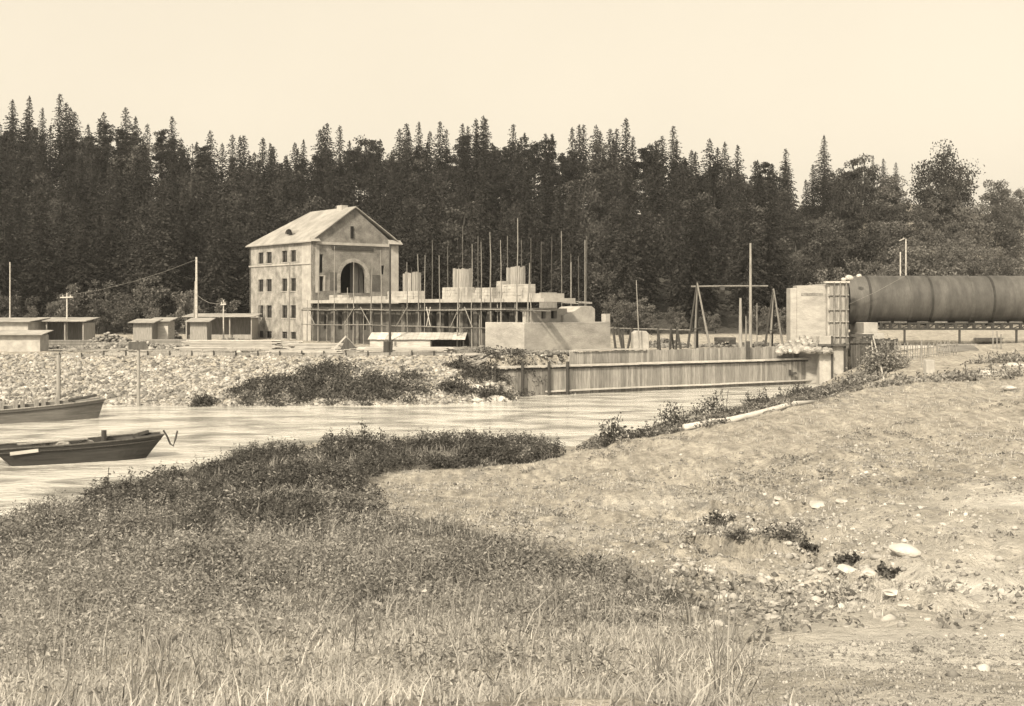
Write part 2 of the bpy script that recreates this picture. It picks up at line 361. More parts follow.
def far_z(X, Y):
    k = X / Y; px = 512 + F * k
    ys = np.interp(px, [-400, 0, 100, 240, 420, 500, 545], [92, 93, 93, 92, 93, 96, 98])
    t = (Y - ys) / np.interp(px, [0, 240, 480, 540], [14, 14.5, 13, 6])
    bank = np.clip(t, 0, 1) * 3.4 + np.clip(t, -3, 0) * 2.5
    s = ((X - COFA[0]) * (COFB[0] - COFA[0]) + (Y - COFA[1]) * (COFB[1] - COFA[1])) / ((COFB[0] - COFA[0]) ** 2 + (COFB[1] - COFA[1]) ** 2)
    cy = COFA[1] + s * (COFB[1] - COFA[1]); cx = COFA[0] + s * (COFB[0] - COFA[0])
    dist = ((X - cx) * -(COFB[1] - COFA[1]) + (Y - cy) * (COFB[0] - COFA[0])) / math.hypot(COFB[0] - COFA[0], COFB[1] - COFA[1])
    dam = np.clip((dist - .5) / .7, 0, 1) * 5.4 - 2
    front = bank * (1 - sstep(486, 540, px)) - 2 * sstep(505, 548, px)
    base = np.where(px < 486, bank, np.where((dist > .3) & (px < 548), np.maximum(dam, np.minimum(bank, 3.4) * (1 - sstep(512, 548, px))), np.where(px < 548, front, dam)))
    base = np.where(px > 822, np.where(px > 846, np.where(Y > 132, 3.9, -3), np.where(Y > 121.5, 3.5, -3)), base)
    land = sstep(.5, 3.3, base)
    yf = np.interp(px, [-400, 780, 860, 1024, 1400], [176, 176, 185, 225, 260])
    S = np.interp(px, SKY[:, 0], SKY[:, 1])
    H = CZ + (HZ - S) * (yf + 74) / F - np.interp(px, [760, 800, 900, 1024], [17.5, 6, 5, 5])
    tt = np.clip((Y - yf) / 74, 0, 1)
    hill = np.maximum(H - 3.6, 2) * (tt - .12 * np.sin(tt * math.pi)) - np.clip((Y - yf - 90) / 260, 0, 1) * np.maximum(H - 3.6, 2) * .7
    z = base + land * (.10 * fbm(X * .16, Y * .16, 4) + hill + .35 * sstep(128, 175, Y))
    return z + land * 0.12 * fbm(X * .7, Y * .7, 3)

def gz(X, Y):
    X = np.atleast_1d(np.asarray(X, float)); Y = np.atleast_1d(np.asarray(Y, float))
    Yc = np.maximum(Y, 4.9)
    n = near_z(X, Yc)
    return np.maximum(n, far_z(X, Yc))
def gz1(x, y): return float(gz([x], [y])[0])
def gpt(px, py, lo=3.5, hi=175):
    """ground point seen at a pixel"""
    Y = np.concatenate([np.arange(lo, 60, .05), np.arange(60, hi, .1)]); X = (px - 512) / F * Y
    z = gz(X, Y); row = HZ + F * (CZ - z) / Y
    hit = np.nonzero(row <= py)[0]
    i = hit[0] if len(hit) else len(Y) - 1
    return Vector((X[i], Y[i], z[i]))
def inpoly(px, py, poly):
    ins = np.zeros(len(px), bool); n = len(poly)
    for i in range(n):
        x0, y0 = poly[i]; x1, y1 = poly[(i + 1) % n]
        c = ((y0 > py) != (y1 > py)) & (px < (x1 - x0) * (py - y0) / (y1 - y0 + 1e-9) + x0); ins ^= c
    return ins
def project(X, Y, Z): return 512 + F * X / Y, HZ + F * (CZ - Z) / Y

# where weeds cover the near bank (outline in the photograph, turned into a place on the ground)
WEEDS = [(-150, 540), (0, 524), (60, 518), (100, 496), (140, 492), (200, 478), (250, 464), (330, 450), (400, 449), (470, 447), (565, 455), (530, 463), (430, 470), (378, 474), (352, 488), (372, 512), (440, 520), (505, 540), (560, 556), (625, 572), (700, 596), (745, 640), (748, 725), (-150, 725)]
SLOPE = [(372, 470), (560, 458), (700, 430), (900, 378), (1080, 360), (1080, 725), (740, 725), (745, 640), (620, 570), (500, 535), (380, 510)]
STRIP = [(575, 452), (600, 436), (655, 423), (720, 402), (800, 390), (835, 386), (870, 372), (880, 380), (830, 397), (760, 414), (700, 431), (650, 440)]

def make_ground():
    ya = -15.0
    rows = np.concatenate([np.geomspace(11.5, 330, 640), np.geomspace(345, 5000, 26)])
    ks = np.linspace(-.72, .72, 620)
    YY, KK = np.meshgrid(rows, ks, indexing='ij'); X = (YY * KK).ravel(); Y = (YY + ya).ravel()
    Z = gz(X, Y)
    nr, nc = YY.shape; i = np.arange(nr - 1)[:, None] * nc + np.arange(nc - 1)[None]
    q = np.stack([i, i + 1, i + nc + 1, i + nc], -1).reshape(-1, 4)
    me = np_mesh('ground', np.stack([X, Y, Z], -1), q, smooth=True)
    px, py = project(X, np.maximum(Y, 2), Z)
    near = Y < 100
    lit = inpoly(px, py, WEEDS) & near & (Y < 62)
    lit = lit.astype(float) * np.clip(.75 + fbm(X * .5, Y * .5, 3), 0, 1) * sstep(660, 600, py)
    lit = np.maximum(lit, (inpoly(px, py, STRIP) & (Y > 55) & (Y < 112)) * .75)
    yf = np.interp(px, [-400, 780, 860, 1024, 1400], [176, 176, 185, 225, 260])
    lit = np.maximum(lit, sstep(-8, 2, Y - yf) * np.where(px > 860, .35, 1))  # right hill gets less dark litter, its haze put into paler ground
    turf = np.where(near, .25 + .75 * sstep(-.15, .35, fbm(X * .12 + 3, Y * .12, 3) + .3 * sstep(60, 30, Y)), .35)
    turf = np.where(near & (px > 740), turf * (1 - .8 * sstep(430, 620, py) * sstep(740, 860, px)), turf)
    pale_soil = np.where(near, sstep(690, 900, px + .35 * (py - 560)) * sstep(470, 600, py) * np.clip(.75 + .9 * fbm(X * .4 + 90, Y * .4, 4), .15, 1), 0)  # ground colour grows paler towards the lower right, mottled by noise
    pale_soil = np.maximum(pale_soil, np.where(near & (py > 450), .8 * np.clip(2.2 * (fbm(X * .16 + 33, Y * .16, 4) - .12), 0, 1), 0))
    for nm, a in (('litter', lit), ('turf', turf), ('pale_soil', pale_soil)):
        at_ = me.attributes.new(nm, 'FLOAT', 'POINT'); at_.data.foreach_set('value', a.astype(np.float32))
    tag(link('ground', me, M['ground']), kind='structure')
make_ground()
tag(MB().add([(-260, -40, 0), (200, -40, 0), (200, 130, 0), (-260, 130, 0)], [(0, 1, 2, 3)]).build('river', M['water']), kind='structure')

# ------------------------------------------------------------------ the gabled house and the unfinished hall (one rotated frame)
U = Vector((.774, .634)).normalized(); V = Vector((-U.y, U.x)); HR = math.atan2(U.y, U.x)
HO = Vector((-24.05, 145.0)); GZ = 3.3
def hw(x, y, z=0): p = HO + U * x + V * y; return Vector((p.x, p.y, z))
def fy(px, x=0.):
    """local y on a line x=const of the house frame seen at a column"""
    k = (px - 512) / F; o = HO + U * x; return (o.x - k * o.y) / (k * V.y - V.x)
def fx(px, y=0.):
    k = (px - 512) / F; o = HO + V * y; return (k * o.y - o.x) / (U.x - k * U.y)

def house():
    H = empty('gabled_house', (HO.x, HO.y, 0), HR, 'brick house with pale hipped roof and a gable end holding a large dark arch', 'house')
    W, Lh, EZ, RZ, RX = 12.3, 16.5, 15.5, 20.1, 5.9
    z0 = GZ - 1
    def zy(py, y, x=0): return zpy(py, (HO + U * x + V * y).y)
    left = lambda u, d, z: (d, u, z); front = lambda u, d, z: (u, d, z)
    ops = []
    cols = [(258.3, 263.3), (266.3, 271.6), (281.8, 287), (290.6, 295.8)]
    for (a, b) in cols:
        ya, yb = fy(b), fy(a); ym = (ya + yb) / 2
        for (t, bt) in ((251, 262.6), (278.6, 291.3), (305.2, 318)): ops.append((ya, yb, round(9.05 + (zy(bt, 8) - 9.05), 2), round(zy(t, 8), 2)))
        ops.append((ya, yb, round(zy(338.5, 8), 2), round(zy(331.5, 8), 2)))
    qy = fy(302)
    MB().wall((qy, Lh), (z0, EZ), ops, .5, left).build('wall', M['brick'], H)
    MB().wall((.003, qy), (z0, EZ), [], .5, left).build('corner_plaster', M['plaster'], H)
    # gable face with its arch
    gx0, gx1 = fx(340.3), fx(366.5); acx = (gx0 + gx1) / 2; ar = (gx1 - gx0) / 2
    az0 = zy(293, 0, acx); azs = zy(262, 0, acx) - ar
    gops = [(fx(319), fx(323.2), zy(272.5, 0), zy(254, 0)), (fx(318.8), fx(323.5), zy(291, 0), zy(276, 0)), (fx(381), fx(384.5), zy(274.5, 0, 10), zy(265.5, 0, 10)), (gx0, gx1, az0, azs + ar)]
    g = MB().wall((0, W), (z0, EZ), gops, .5, front)
    N = 20
    for i in range(N):
        a0, a1 = math.pi * i / N, math.pi * (i + 1) / N
        xa, xb = acx - ar * math.cos(a0), acx - ar * math.cos(a1); za, zb = azs + ar * math.sin(a0), azs + ar * math.sin(a1); zt = azs + ar
        g.add([(xa, 0, za), (xb, 0, zb), (xb, 0, zt), (xa, 0, zt)], [(0, 1, 2, 3)])
        g.add([(xa, .5, za), (xb, .5, zb), (xb, 0, zb), (xa, 0, za)], [(0, 1, 2, 3)])
    gw = g.build('gable_wall', M['gable'], H)
    ring = MB()
    for i in range(N):
        a0, a1 = math.pi * i / N, math.pi * (i + 1) / N
        P = lambda a, r, y: (acx - r * math.cos(a), y, azs + r * math.sin(a))
        vs = [P(a0, ar - .02, -.06), P(a1, ar - .02, -.06), P(a1, ar + .45, -.06), P(a0, ar + .45, -.06), P(a0, ar - .02, .3), P(a1, ar - .02, .3), P(a1, ar + .45, .3), P(a0, ar + .45, .3)]
        ring.add(vs, [(0, 1, 2, 3), (0, 4, 5, 1), (3, 2, 6, 7)])
    for x in (gx0 - .45, gx1 - .0): ring.box(x, x + .45, -.06, .3, az0, azs)
    ring.build('arch_surround', M['brick'], gw)
    # other two walls and floors inside (the rooms behind the arch are dark but real)
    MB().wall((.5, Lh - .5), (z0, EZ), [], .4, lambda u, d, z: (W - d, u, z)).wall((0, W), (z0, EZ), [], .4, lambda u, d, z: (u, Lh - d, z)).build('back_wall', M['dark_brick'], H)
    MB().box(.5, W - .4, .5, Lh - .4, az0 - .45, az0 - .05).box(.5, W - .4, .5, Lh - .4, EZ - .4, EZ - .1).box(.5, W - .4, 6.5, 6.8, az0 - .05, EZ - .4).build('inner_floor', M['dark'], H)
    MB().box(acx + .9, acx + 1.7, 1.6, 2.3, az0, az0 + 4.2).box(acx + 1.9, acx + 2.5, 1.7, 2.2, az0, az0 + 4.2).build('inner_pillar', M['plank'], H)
    # gable triangle above, ledge and the slot beneath it
    tri = [(0, EZ + .003), (.75, EZ + .75), (RX, RZ - .2), (W - 1.4, EZ + .75), (W, EZ + .003)]
    s0, s1, sz0, sz1 = fx(351.0), fx(353.6), zy(238, 0, 5), zy(226, 0, 5)
    tg = MB()
    tg.add([(x, .12, z) for x, z in tri], [tuple(range(5))])
    gt = tg.build('gable_top', M['gable'], H)
    MB().box(s0, s1, -.02, .115, sz0, sz1).build('attic_window', M['glass'], H)
    MB().box(.4, 10.9, -.22, .1, EZ - .28, EZ + .04).build('cornice', M['plaster'], H)
    MB().box(fx(332), fx(373), -.12, .02, EZ - .85, EZ - .5).build('lintel_beam', M['dpole'], H)
    MB().box(W - 1.0, W + .06, -.07, .1, z0, EZ - .02).build('pilaster', M['plaster'], H); MB().box(.35, .85, -.07, .1, az0, EZ - .36).build('pilaster', M['plaster'], H)
    MB().box(fx(318.4), fx(324), -.09, .02, zy(276, 0), zy(275, 0)).box(fx(323.5), fx(325), -.09, .02, zy(291, 0), zy(275, 0)).build('door_frame', M['plaster'], H)
    MB().box(fx(330), fx(339), -.03, .02, az0 + .3, az0 + 2.5).build('raw_panel', M['dark_brick'], H); MB().box(fx(371.5), fx(380), -.03, .02, az0 + .2, az0 + 2.3).build('raw_panel', M['dark_brick'], H)
    MB().box(-.12, .02, .2, Lh, zy(265.6, 8), zy(264, 8)).build('string_course', M['plaster'], H)
    # windows
    for (y0, y1, za, zb) in ops:
        p = MB().box(.22, .25, y0, y1, za, zb).build('window', M['glass'], H)
        f = MB()
        for y in (y0, y1 - .07, (y0 + y1) / 2 - .03): f.box(.15, .215, y, y + .07, za, zb)
        if zb - za > .2:
            for z in (za, za + (zb - za) * .33, za + (zb - za) * .66, zb - .07): f.box(.16, .2145, y0 + .002, y1 - .002, z, z + .05)
        f.build('frame', M['dplank'], p)
        MB().box(-.08, .12, y0 - .08, y1 + .08, za - .1, za - .005).build('sill', M['plaster'], p)
    for o_ in gops[:3]: MB().box(o_[0], o_[1], .28, .31, o_[2], o_[3]).build('window', M['glass'], H)
    # roof: bell-cast slopes, hipped at the back end
    b = MB(); yf_, hy = -.28, 10.9
    k0 = [(-.4, EZ + .12), (.75, EZ + 1.0), (RX, RZ), (W - .75, EZ + 1.0), (W + .4, EZ + .12)]
    th = .14
    def sheet(off):
        fr = [(x, yf_, z + off) for x, z in k0]
        bk = [(-.4, Lh + .4, EZ + .12 + off), (.75, Lh - .75, EZ + 1.0 + off), (RX, hy, RZ + off), (W - .75, Lh - .75, EZ + 1.0 + off), (W + .4, Lh + .4, EZ + .12 + off)]
        return fr + bk
    vs = sheet(0) + sheet(-th)
    top = [(0, 1, 6, 5), (1, 2, 7, 6), (2, 3, 8, 7), (3, 4, 9, 8), (5, 6, 8, 9), (6, 7, 8)]
    fs = top + [tuple(reversed([i + 10 for i in f])) for f in top]
    for a, c in ((0, 1), (1, 2), (2, 3), (3, 4)): fs.append((a, a + 10, c + 10, c))
    for a, c in ((0, 5), (4, 9), (5, 9)): fs.append((a, c, c + 10, a + 10))
    b.add(vs, fs)
    rf = b.build('roof', M['roof'], H)
    MB().box(RX - .55, RX + .35, 2.2, 3.4, RZ - .6, RZ + .28).build('chimney', M['pale_concrete'], rf)
    d = MB(); dy = fy(284) + .2
    for i in range(10):
        a0, a1 = math.pi * i / 10, math.pi * (i + 1) / 10
        P = lambda a, x: (x, dy - .9 * math.cos(a), EZ + 1.35 + .62 * math.sin(a))
        d.add([P(a0, .75), P(a1, .75), P(a1, 2.4), P(a0, 2.4)], [(0, 1, 2, 3)])
    dm = d.build('dormer', M['roof'], rf)
    MB().prism([(dy - .6, EZ + 1.3), (dy + .6, EZ + 1.3), (dy + .45, EZ + 1.7), (dy, EZ + 1.88), (dy - .45, EZ + 1.7)], .8, .9, 'x').build('dormer_window', M['glass'], dm)
    # eave returns on both corners of the gable
    for xa, xb in ((-.38, .75), (W - 1.5, W + .4)):
        MB().prism([(-.62, EZ + .06), (.05, EZ + .62), (.05, EZ + .06)], xa, xb, 'x').build('eave_return', M['roof'], H)
    MB().tube([(-.1, .25, GZ), (-.1, .25, EZ - .1)], .06, 6).build('downpipe', M['plank'], H)
    return H
house()

def hall():
    T = empty('unfinished_hall', (HO.x, HO.y, 0), HR, 'unfinished long brick hall with stubby formwork columns above its pale slab', 'hall')
    ye = -38.2; dz = 8.42
    left = lambda u, d, z: (d, u, z)
    ops = []
    for px in (326, 340, 352, 364, 424, 434, 446, 456, 470, 484, 496, 506):
        a = fy(px); ops.append((a - .42, a + .42, 5.0, 7.1))
    MB().wall((ye, -.6), (2, dz - .45), ops, .6, left).wall((.6, 2.7), (2, dz - .45), [], .5, lambda u, d, z: (u, ye + d, z)).build('wall', M['dark_brick'], T)
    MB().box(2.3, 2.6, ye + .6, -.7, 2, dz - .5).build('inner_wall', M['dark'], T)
    MB().box(-1.1, 2.8, fy(544, -1.1), -.06, dz - .36, dz).build('slab', M['pale_concrete'], T)
    # parapet blocks of ragged masonry along the slab's edge
    def blk(pa, pb, h, rag):
        y0, y1 = fy(pb, -.4), fy(pa, -.4); m = MB(); n = max(2, int((y1 - y0) / .7)); q = (y1 - y0) / n
        z = dz + .004; hh = max(.2, h - .4)
        while z < dz + hh - .05:
            c = min(.3, dz + hh - z); y = y0
            while y < y1 - .1:
                q = min(R(.35, .8), y1 - y)
                if not (rag and z > dz + hh * .45 and random.random() < .35): e = R(-.03, .03); m.box(-.5 + e, .4, y + .008, y + q - .008, z, z + c - .012)
                y += q
            z += c
        return m.build('parapet', M['pale_concrete'], T)
    for a in ((330, 352, 1.0, 1), (354, 386, .8, 1), (388, 418.5, 1.35, 0), (443, 468, 1.65, 0), (473, 480, 1.5, 1), (482.5, 493, 1.5, 1), (497, 502, 2.1, 0), (503, 529, 1.75, 0)): blk(*a)
    m = MB().box(-.9, 2.0, fy(545, -.4), fy(528, -.4), dz + .004, dz + .45); m.build('parapet', M['pale_concrete'], T)
    # columns still boxed in their boards
    for pa, pb, top in ((403.5, 416, 272.5), (453.5, 466.5, 269), (507, 520, 266.5)):
        y0, y1 = fy(pb, 1.2), fy(pa, 1.2); zt = zpy(top, (HO + U * 1.2 + V * (y0 + y1) / 2).y)
        m = MB(); n = 6; q = (y1 - y0) / n
        for i in range(n): m.box(1.1, 1.2, y0 + i * q + .01, y0 + (i + 1) * q - .01, dz + .3, zt + R(-.12, .1))
        for i in range(2): m.box(1.2 + i * .3 + .01, 1.49 + i * .3, y0 - .1, y0, dz + .3, zt + R(-.12, .1))
        m.box(1.22, 1.78, y0 + .02, y1 - .02, dz + .3, zt - .3)
        m.build('column_formwork', M['plank'], T)
    # brick piers between the openings
    for px in (333, 346, 358, 372, 388, 404, 418, 440, 462, 476, 490): a = fy(px); MB().box(-.12, .005, a - .3, a + .3, 2.5, dz - .5).build('brick_pier', M['raw_pier'], T)
hall()

def scaffold():
    S = empty('scaffolding', (HO.x, HO.y, 0), HR, 'pole scaffolding with plank walkways along the front of the unfinished hall', 'scaffolding')
    x = -1.7
    tops = [(302, 303), (307, 300), (318, 252), (334, 246), (353, 262), (371, 256), (381.5, 250), (408, 262), (419, 254), (424.5, 255), (440, 255), (457, 268), (472, 244), (482, 242), (491, 232), (501, 240), (517, 218), (528, 263), (531, 282)]
    for i, (px, top) in enumerate(tops):
        y = fy(px, x); Yw = (HO + U * x + V * y).y; r = .045 + .012 * (i % 3)
        lean = R(-.32, .32)
        zb_ = 2.8 if px < 486 else 6.05; zt_ = zpy(top, Yw)
        MB().tube([(x, y, zb_), (x + R(-.06, .06), y + lean * .2 + R(-.07, .07), zb_ * .6 + zt_ * .4), (x + R(-.06, .06), y + lean * .7 + R(-.06, .06), zb_ * .3 + zt_ * .7), (x + R(-.1, .1), y + lean, zt_)], [r + .02, r, r * .9, r * .65], 6).build('pole', M['pole'] if i % 3 else M['plank'], S)
    for i in range(24):
        px = 309 + i * 9.4 + R(-2, 2); y = fy(px, -.85)
        MB().tube([(-.85, y, 2.8 if px < 486 else 6.05), (-.85 + R(-.06, .06), y + R(-.1, .1), R(7.0, 8.0) if i % 4 else R(9.0, 10.2))], [.06, .045], 6).build('pole', M['dpole'] if i % 2 else M['pole'], S)
    m0 = fy(302, x); m1 = fy(548, x)
    for z in (5.6, 7.3):
        m = MB()
        n = 7
        for i in range(n):
            mm1 = m1 if z > 7 else fy(484, x); a = m0 + (mm1 - m0) * i / n; b = m0 + (mm1 - m0) * (i + 1) / n - .5; m.tube([(x - .12, a, z + R(-.08, .08)), (x - .12, b, z + R(-.08, .08))], .06, 6)
        m.build('ledger', M['pole'], S)
    m = MB(); n = 12
    for i in range(n):
        a = m0 + (m1 - m0) * i / n; b = m0 + (m1 - m0) * (i + 1) / n - .05
        for j in range(3): m.box(x + .1 + j * .3, x + .37 + j * .3, b, a, 7.44 + R(0, .03), 7.5 + R(0, .03))
    m.build('walkway', M['dplank'], S)
    m = MB()
    for i in range(n):
        a = m0 + (m1 - m0) * i / n
        m.tube([(x - .1, a, 7.2), (-.05, a, 7.2)], .05, 6); m.tube([(x - .1, a, 7.34), (-.05, a, 7.34)], .05, 6)
    m.build('putlog', M['pole'], S)
    for pa, pb in ((428, 432), (432, 428), (316, 308), (345, 356), (372, 362), (398, 409), (452, 461), (474, 466)):
        MB().tube([(x - .2, fy(pa, x), 5.6), (x - .2, fy(pb, x), 7.6)], .05, 6).build('brace', M['lplank'] if pa in (428, 432) else M['pole'], S)
    return S
scaffold()

# house-side scaffold poles that stand free before the plaster wall
for px, top, bot, lb in ((289, 262, 344, 'thin scaffold pole standing before the windows of the gabled house'), (259.5, 300, 342, 'short thin pole against the left corner windows of the gabled house')):
    y = fy(px, -.9); p = hw(-.9, y); g = gz1(p.x, p.y)
    tag(MB().tube([(p.x, p.y, g - .2), (p.x + .1, p.y, zpy(top, p.y))], .06, 6).build('scaffold_pole', M['pole']), lb, 'pole', 'scaffold poles')
# poles standing beyond the hall
for i, (px, top) in enumerate([(412, 268), (432, 240), (448, 246), (462, 226), (478, 236), (508, 236), (522, 240), (531, 238), (541, 242), (551, 236), (562, 231), (571, 254), (579, 256), (586, 236)]):
    Y = 128 + (i % 4) * 2.5; p = atY(px, Y); g = gz1(p.x, p.y)
    tag(MB().tube([(p.x, Y, g - .2), (p.x + R(-.1, .1), Y, zpy(top, Y))], [.07, .05], 6).build('scaffold_pole', M['backpole']), 'thin bare pole standing behind the unfinished hall, before the forest', 'pole', 'poles behind the hall')

# ------------------------------------------------------------------ end block of the hall, stepped wall
def end_block():
    B = empty('concrete_block', (HO.x, HO.y, 0), HR, 'big pale concrete block with a stepped wall and two small openings on top', 'foundation block')
    x0, x1, y0, y1 = -2.7, 8.3, -43.0, -37.2; zt = 6.15
    MB().box(x0, x1, y0, y1, 2.2, zt).build('block', M['concrete'], B, bevel=.05)
    yb = -41.6
    wx = lambda px: fx(px, yb)
    zz = lambda py, px: zpy(py, (HO + U * wx(px) + V * yb).y)
    fr = lambda u, d, z: (u, yb + d, z)
    ops = [(wx(541.5), wx(546), zz(318.5, 544), zz(310.5, 544)), (wx(551), wx(557), zz(318.5, 554), zz(311, 554))]
    MB().wall((wx(526), wx(567)), (zt + .003, zz(308.5, 545)), ops, .5, fr).build('low_wall', M['concrete'], B)
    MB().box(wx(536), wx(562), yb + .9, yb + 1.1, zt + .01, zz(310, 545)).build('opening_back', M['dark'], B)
    poly = [(wx(561), zt + .003), (wx(592.5), zt + .003), (wx(592.5), zz(309, 590)), (wx(589), zz(306, 590)), (wx(579), zz(306.6, 590)), (wx(572), zz(311, 575)), (wx(561), zz(315.2, 565))]
    MB().prism(poly, yb - .35, yb + 2.6).build('stair_wall', M['pale_concrete'], B)
    MB().box(wx(603.5), wx(608), yb - .3, yb + .3, zt + .003, zz(313.8, 605)).build('stub_post', M['pale_concrete'], B)
    MB().box(wx(569), wx(579), yb + 3.2, yb + 4.4, zt, zz(292, 574)).build('raw_column', M['plank'], B)
end_block()
for px, top, lb in ((585, 240, 'tall thin pole with a short crossboard behind the stepped concrete wall'), (571, 262, 'thin pole beside the raw column on the concrete block')):
    Y = 118; p = atY(px, Y)
    tag(MB().tube([(p.x, Y, 5.5), (p.x, Y, zpy(top, Y))], .07, 6).bar((p.x - .9, Y - .1, zpy(302, Y)), (p.x + .7, Y - .1, zpy(303, Y)), .06, .2).build('scaffold_pole', M['pole']), lb, 'pole', 'scaffold poles')

# ------------------------------------------------------------------ cofferdam
CD = Vector((COFB[0] - COFA[0], COFB[1] - COFA[1])); CLEN = CD.length; CD.normalize(); CN = Vector((CD.y, -CD.x))  # CN faces the river
def cof(s, d=0., z=0.): return Vector((COFA[0] + CD.x * s + CN.x * d, COFA[1] + CD.y * s + CN.y * d, z))
def cs(px, d=0.):
    k = (px - 512) / F; o = cof(0, d); return (k * o.y - o.x) / (CD.x - k * CD.y)
def cofferdam():
    C = empty('plank_cofferdam', (0, 0, 0), 0, 'long plank wall of upright boards standing in the river', 'cofferdam')
    def boards(sa, sb, zb, zt, d, name, m, wv=.3, rag=.05):
        b = MB(); s = sa
        while s < sb:
            q = R(wv * .8, wv * 1.2); zz = zt(s) if callable(zt) else zt; o = R(-.02, .02)
            p0, p1 = cof(s, d + o), cof(s + q - .02, d + o); n = CN * .05; t = zz + R(-rag, rag); e = R(-.02, .02)
            vs = [(p0.x + n.x, p0.y + n.y, zb), (p1.x + n.x, p1.y + n.y, zb), (p1.x - n.x, p1.y - n.y, zb), (p0.x - n.x, p0.y - n.y, zb), (p0.x + n.x, p0.y + n.y, t), (p1.x + n.x, p1.y + n.y, t + e), (p1.x - n.x, p1.y - n.y, t + e), (p0.x - n.x, p0.y - n.y, t)]
            b.add(vs, MB.BF); s += q
        return b.build(name, m, C)
    s0 = cs(492)
    boards(s0, CLEN + .2, -2, 2.35, 0, 'lower_boards', M['plank'])
    boards(cs(572), CLEN + .1, 2.0, lambda s: 3.62 + .15 * s / CLEN, -.35, 'upper_boards', M['plank'], .34, .06)
    def rail(sa, sb, z, d, w_, h, name, m, n=5):
        b = MB()
        for i in range(n):
            a = sa + (sb - sa) * i / n; e = sa + (sb - sa) * (i + 1) / n - .02
            b.bar(cof(a, d, z + R(-.03, .03)), cof(e, d, z + R(-.03, .03)), w_, h)
        return b.build(name, m, C)
    rail(s0, CLEN, 2.5, .14, .36, .17, 'waler', M['lplank'])
    rail(s0, CLEN, 2.28, .1, .14, .1, 'under_waler', M['dpole'])
    rail(cs(545), CLEN, .34, .2, .38, .12, 'foot_waler', M['lplank'])
    rail(cs(575), cs(648), 3.78, -.5, .8, .1, 'gangplank', M['pale_concrete'], 2)
    for px, zt in ((495, 2.85), (522.5, 2.9), (549, 2.9), (567.5, 2.85)):
        MB().tube([cof(cs(px, .46), .46, -1.5), cof(cs(px, .46), .46, zt)], [.14, .13], 8).build('pile', M['dpole'], C)
    MB().tube([cof(cs(565, .3), .3, -1.2), cof(cs(568, .3), .3, 1.2)], .08, 6).build('pile', M['dpole'], C)
    MB().bar(cof(cs(748, .1), .1, 2.4), cof(cs(748, .1), .1, zpy(341, 116)), .35, .2).build('post', M['dpole'], C)
    h = cof(cs(792, .25), .25, 1.05)
    MB().bar(h + Vector((-.2, 0, -.15)), h + Vector((-.2, 0, .4)), .22).bar(h, h + Vector((.45, -.1, .08)), .25).build('bracket', M['diron'], C)
cofferdam()

# ------------------------------------------------------------------ yard things between hall and pier
def trestle(px, top, base, Y, spread, lb, grp='timber trestles'):
    p = atY(px, Y); g = gz1(p.x, Y)
    t = empty('timber_trestle', (p.x, Y, g), 0, lb, 'trestle', grp)
    zt = zpy(top, Y) - g
    for a, (dx, dy) in enumerate(((-1, -.4), (1, -.5), (.1, 1.1), (-.25, .3))):
        MB().tube([(dx * spread, dy * spread, -.1), (R(-.1, .1), R(-.05, .05), zt + R(-.2, .25))], [.13, .08], 7).build('leg', M['pole'] if a % 2 else M['dpole'], t)
    MB().tube([(-spread * .7, -.2, zt * .3), (spread * .7, -.25, zt * .33)], .06, 6).build('crosspiece', M['dpole'], t)
    return t
trestle(698, 284, 346, 121, 1.15, 'dark tripod of timbers under the left end of the long horizontal pole')
trestle(773, 290, 346, 122.5, .95, 'pale tripod of timbers between the tall mast and the concrete pier')
Y = 123
tag(MB().tube([atY(691, Y, zpy(286.5, Y)), atY(735, Y, zpy(286, Y)), atY(768, Y, zpy(286, Y))], .09, 7).build('beam', M['pole']), 'thin horizontal pole slung between the two timber tripods', 'pole')
p = atY(722, 122.8); t = empty('hoist_block', (p.x, p.y, 0), 0, 'small dark pulley hanging from the long horizontal pole', 'pulley')
MB().tube([(-.22, 0, zpy(290, 123)), (.22, 0, zpy(290, 123))], .42, 12).build('sheave', M['diron'], t); MB().bar((0, 0, zpy(286.6, 123)), (0, 0, zpy(295, 123)), .5, .14).build('hook', M['diron'], t)
def mast(name, px, top, base_z, Y, r, lb, cat, m='pole', grp=None, lean=0):
    p = atY(px, Y); g = gz1(p.x, Y) if base_z is None else base_z
    return tag(MB().tube([(p.x, Y, g - .4), (p.x + lean * .5, Y, (g + zpy(top, Y)) / 2), (p.x + lean, Y, zpy(top, Y))], [r, r * .85, r * .6], 8).build(name, M[m]), lb, cat, grp)
mast('mast', 750.5, 243, None, 119.5, .17, 'tall bare mast rising behind the plank wall, tallest pole right of the hall', 'mast', 'plank')
mast('timber_post', 740.5, 298, None, 119.8, .2, 'stout short post close beside the tall bare mast', 'post', 'plank')
mast('timber_post', 746, 316, None, 121, .09, 'thin stake between the stout post and the tall mast', 'post', 'pole')
mast('timber_post', 757, 303, None, 127, .07, 'thin stake just right of the tall mast', 'post', 'pole')
mast('thin_pole', 639.5, 280, None, 112, .06, 'thin slightly crooked pole by the white tarpaulin block', 'pole', 'pole', lean=-.3)
mast('mast', 390, 244, None, 118, .13, 'dark mast standing before the arch of the gabled house', 'mast', 'dpole')
p = gpt(387, 354.5, 95); st = empty('mooring_stump', p, 0, 'squat dark post at the foot of the dark mast', 'post')
MB().tube([(0, 0, -.3), (0, 0, 1.15)], [.34, .32], 10).build('post', M['dpole'], st); MB().tube([(.35, 0, -.1), (.42, 0, 1.3)], .12, 7).build('fender', M['dpole'], st)

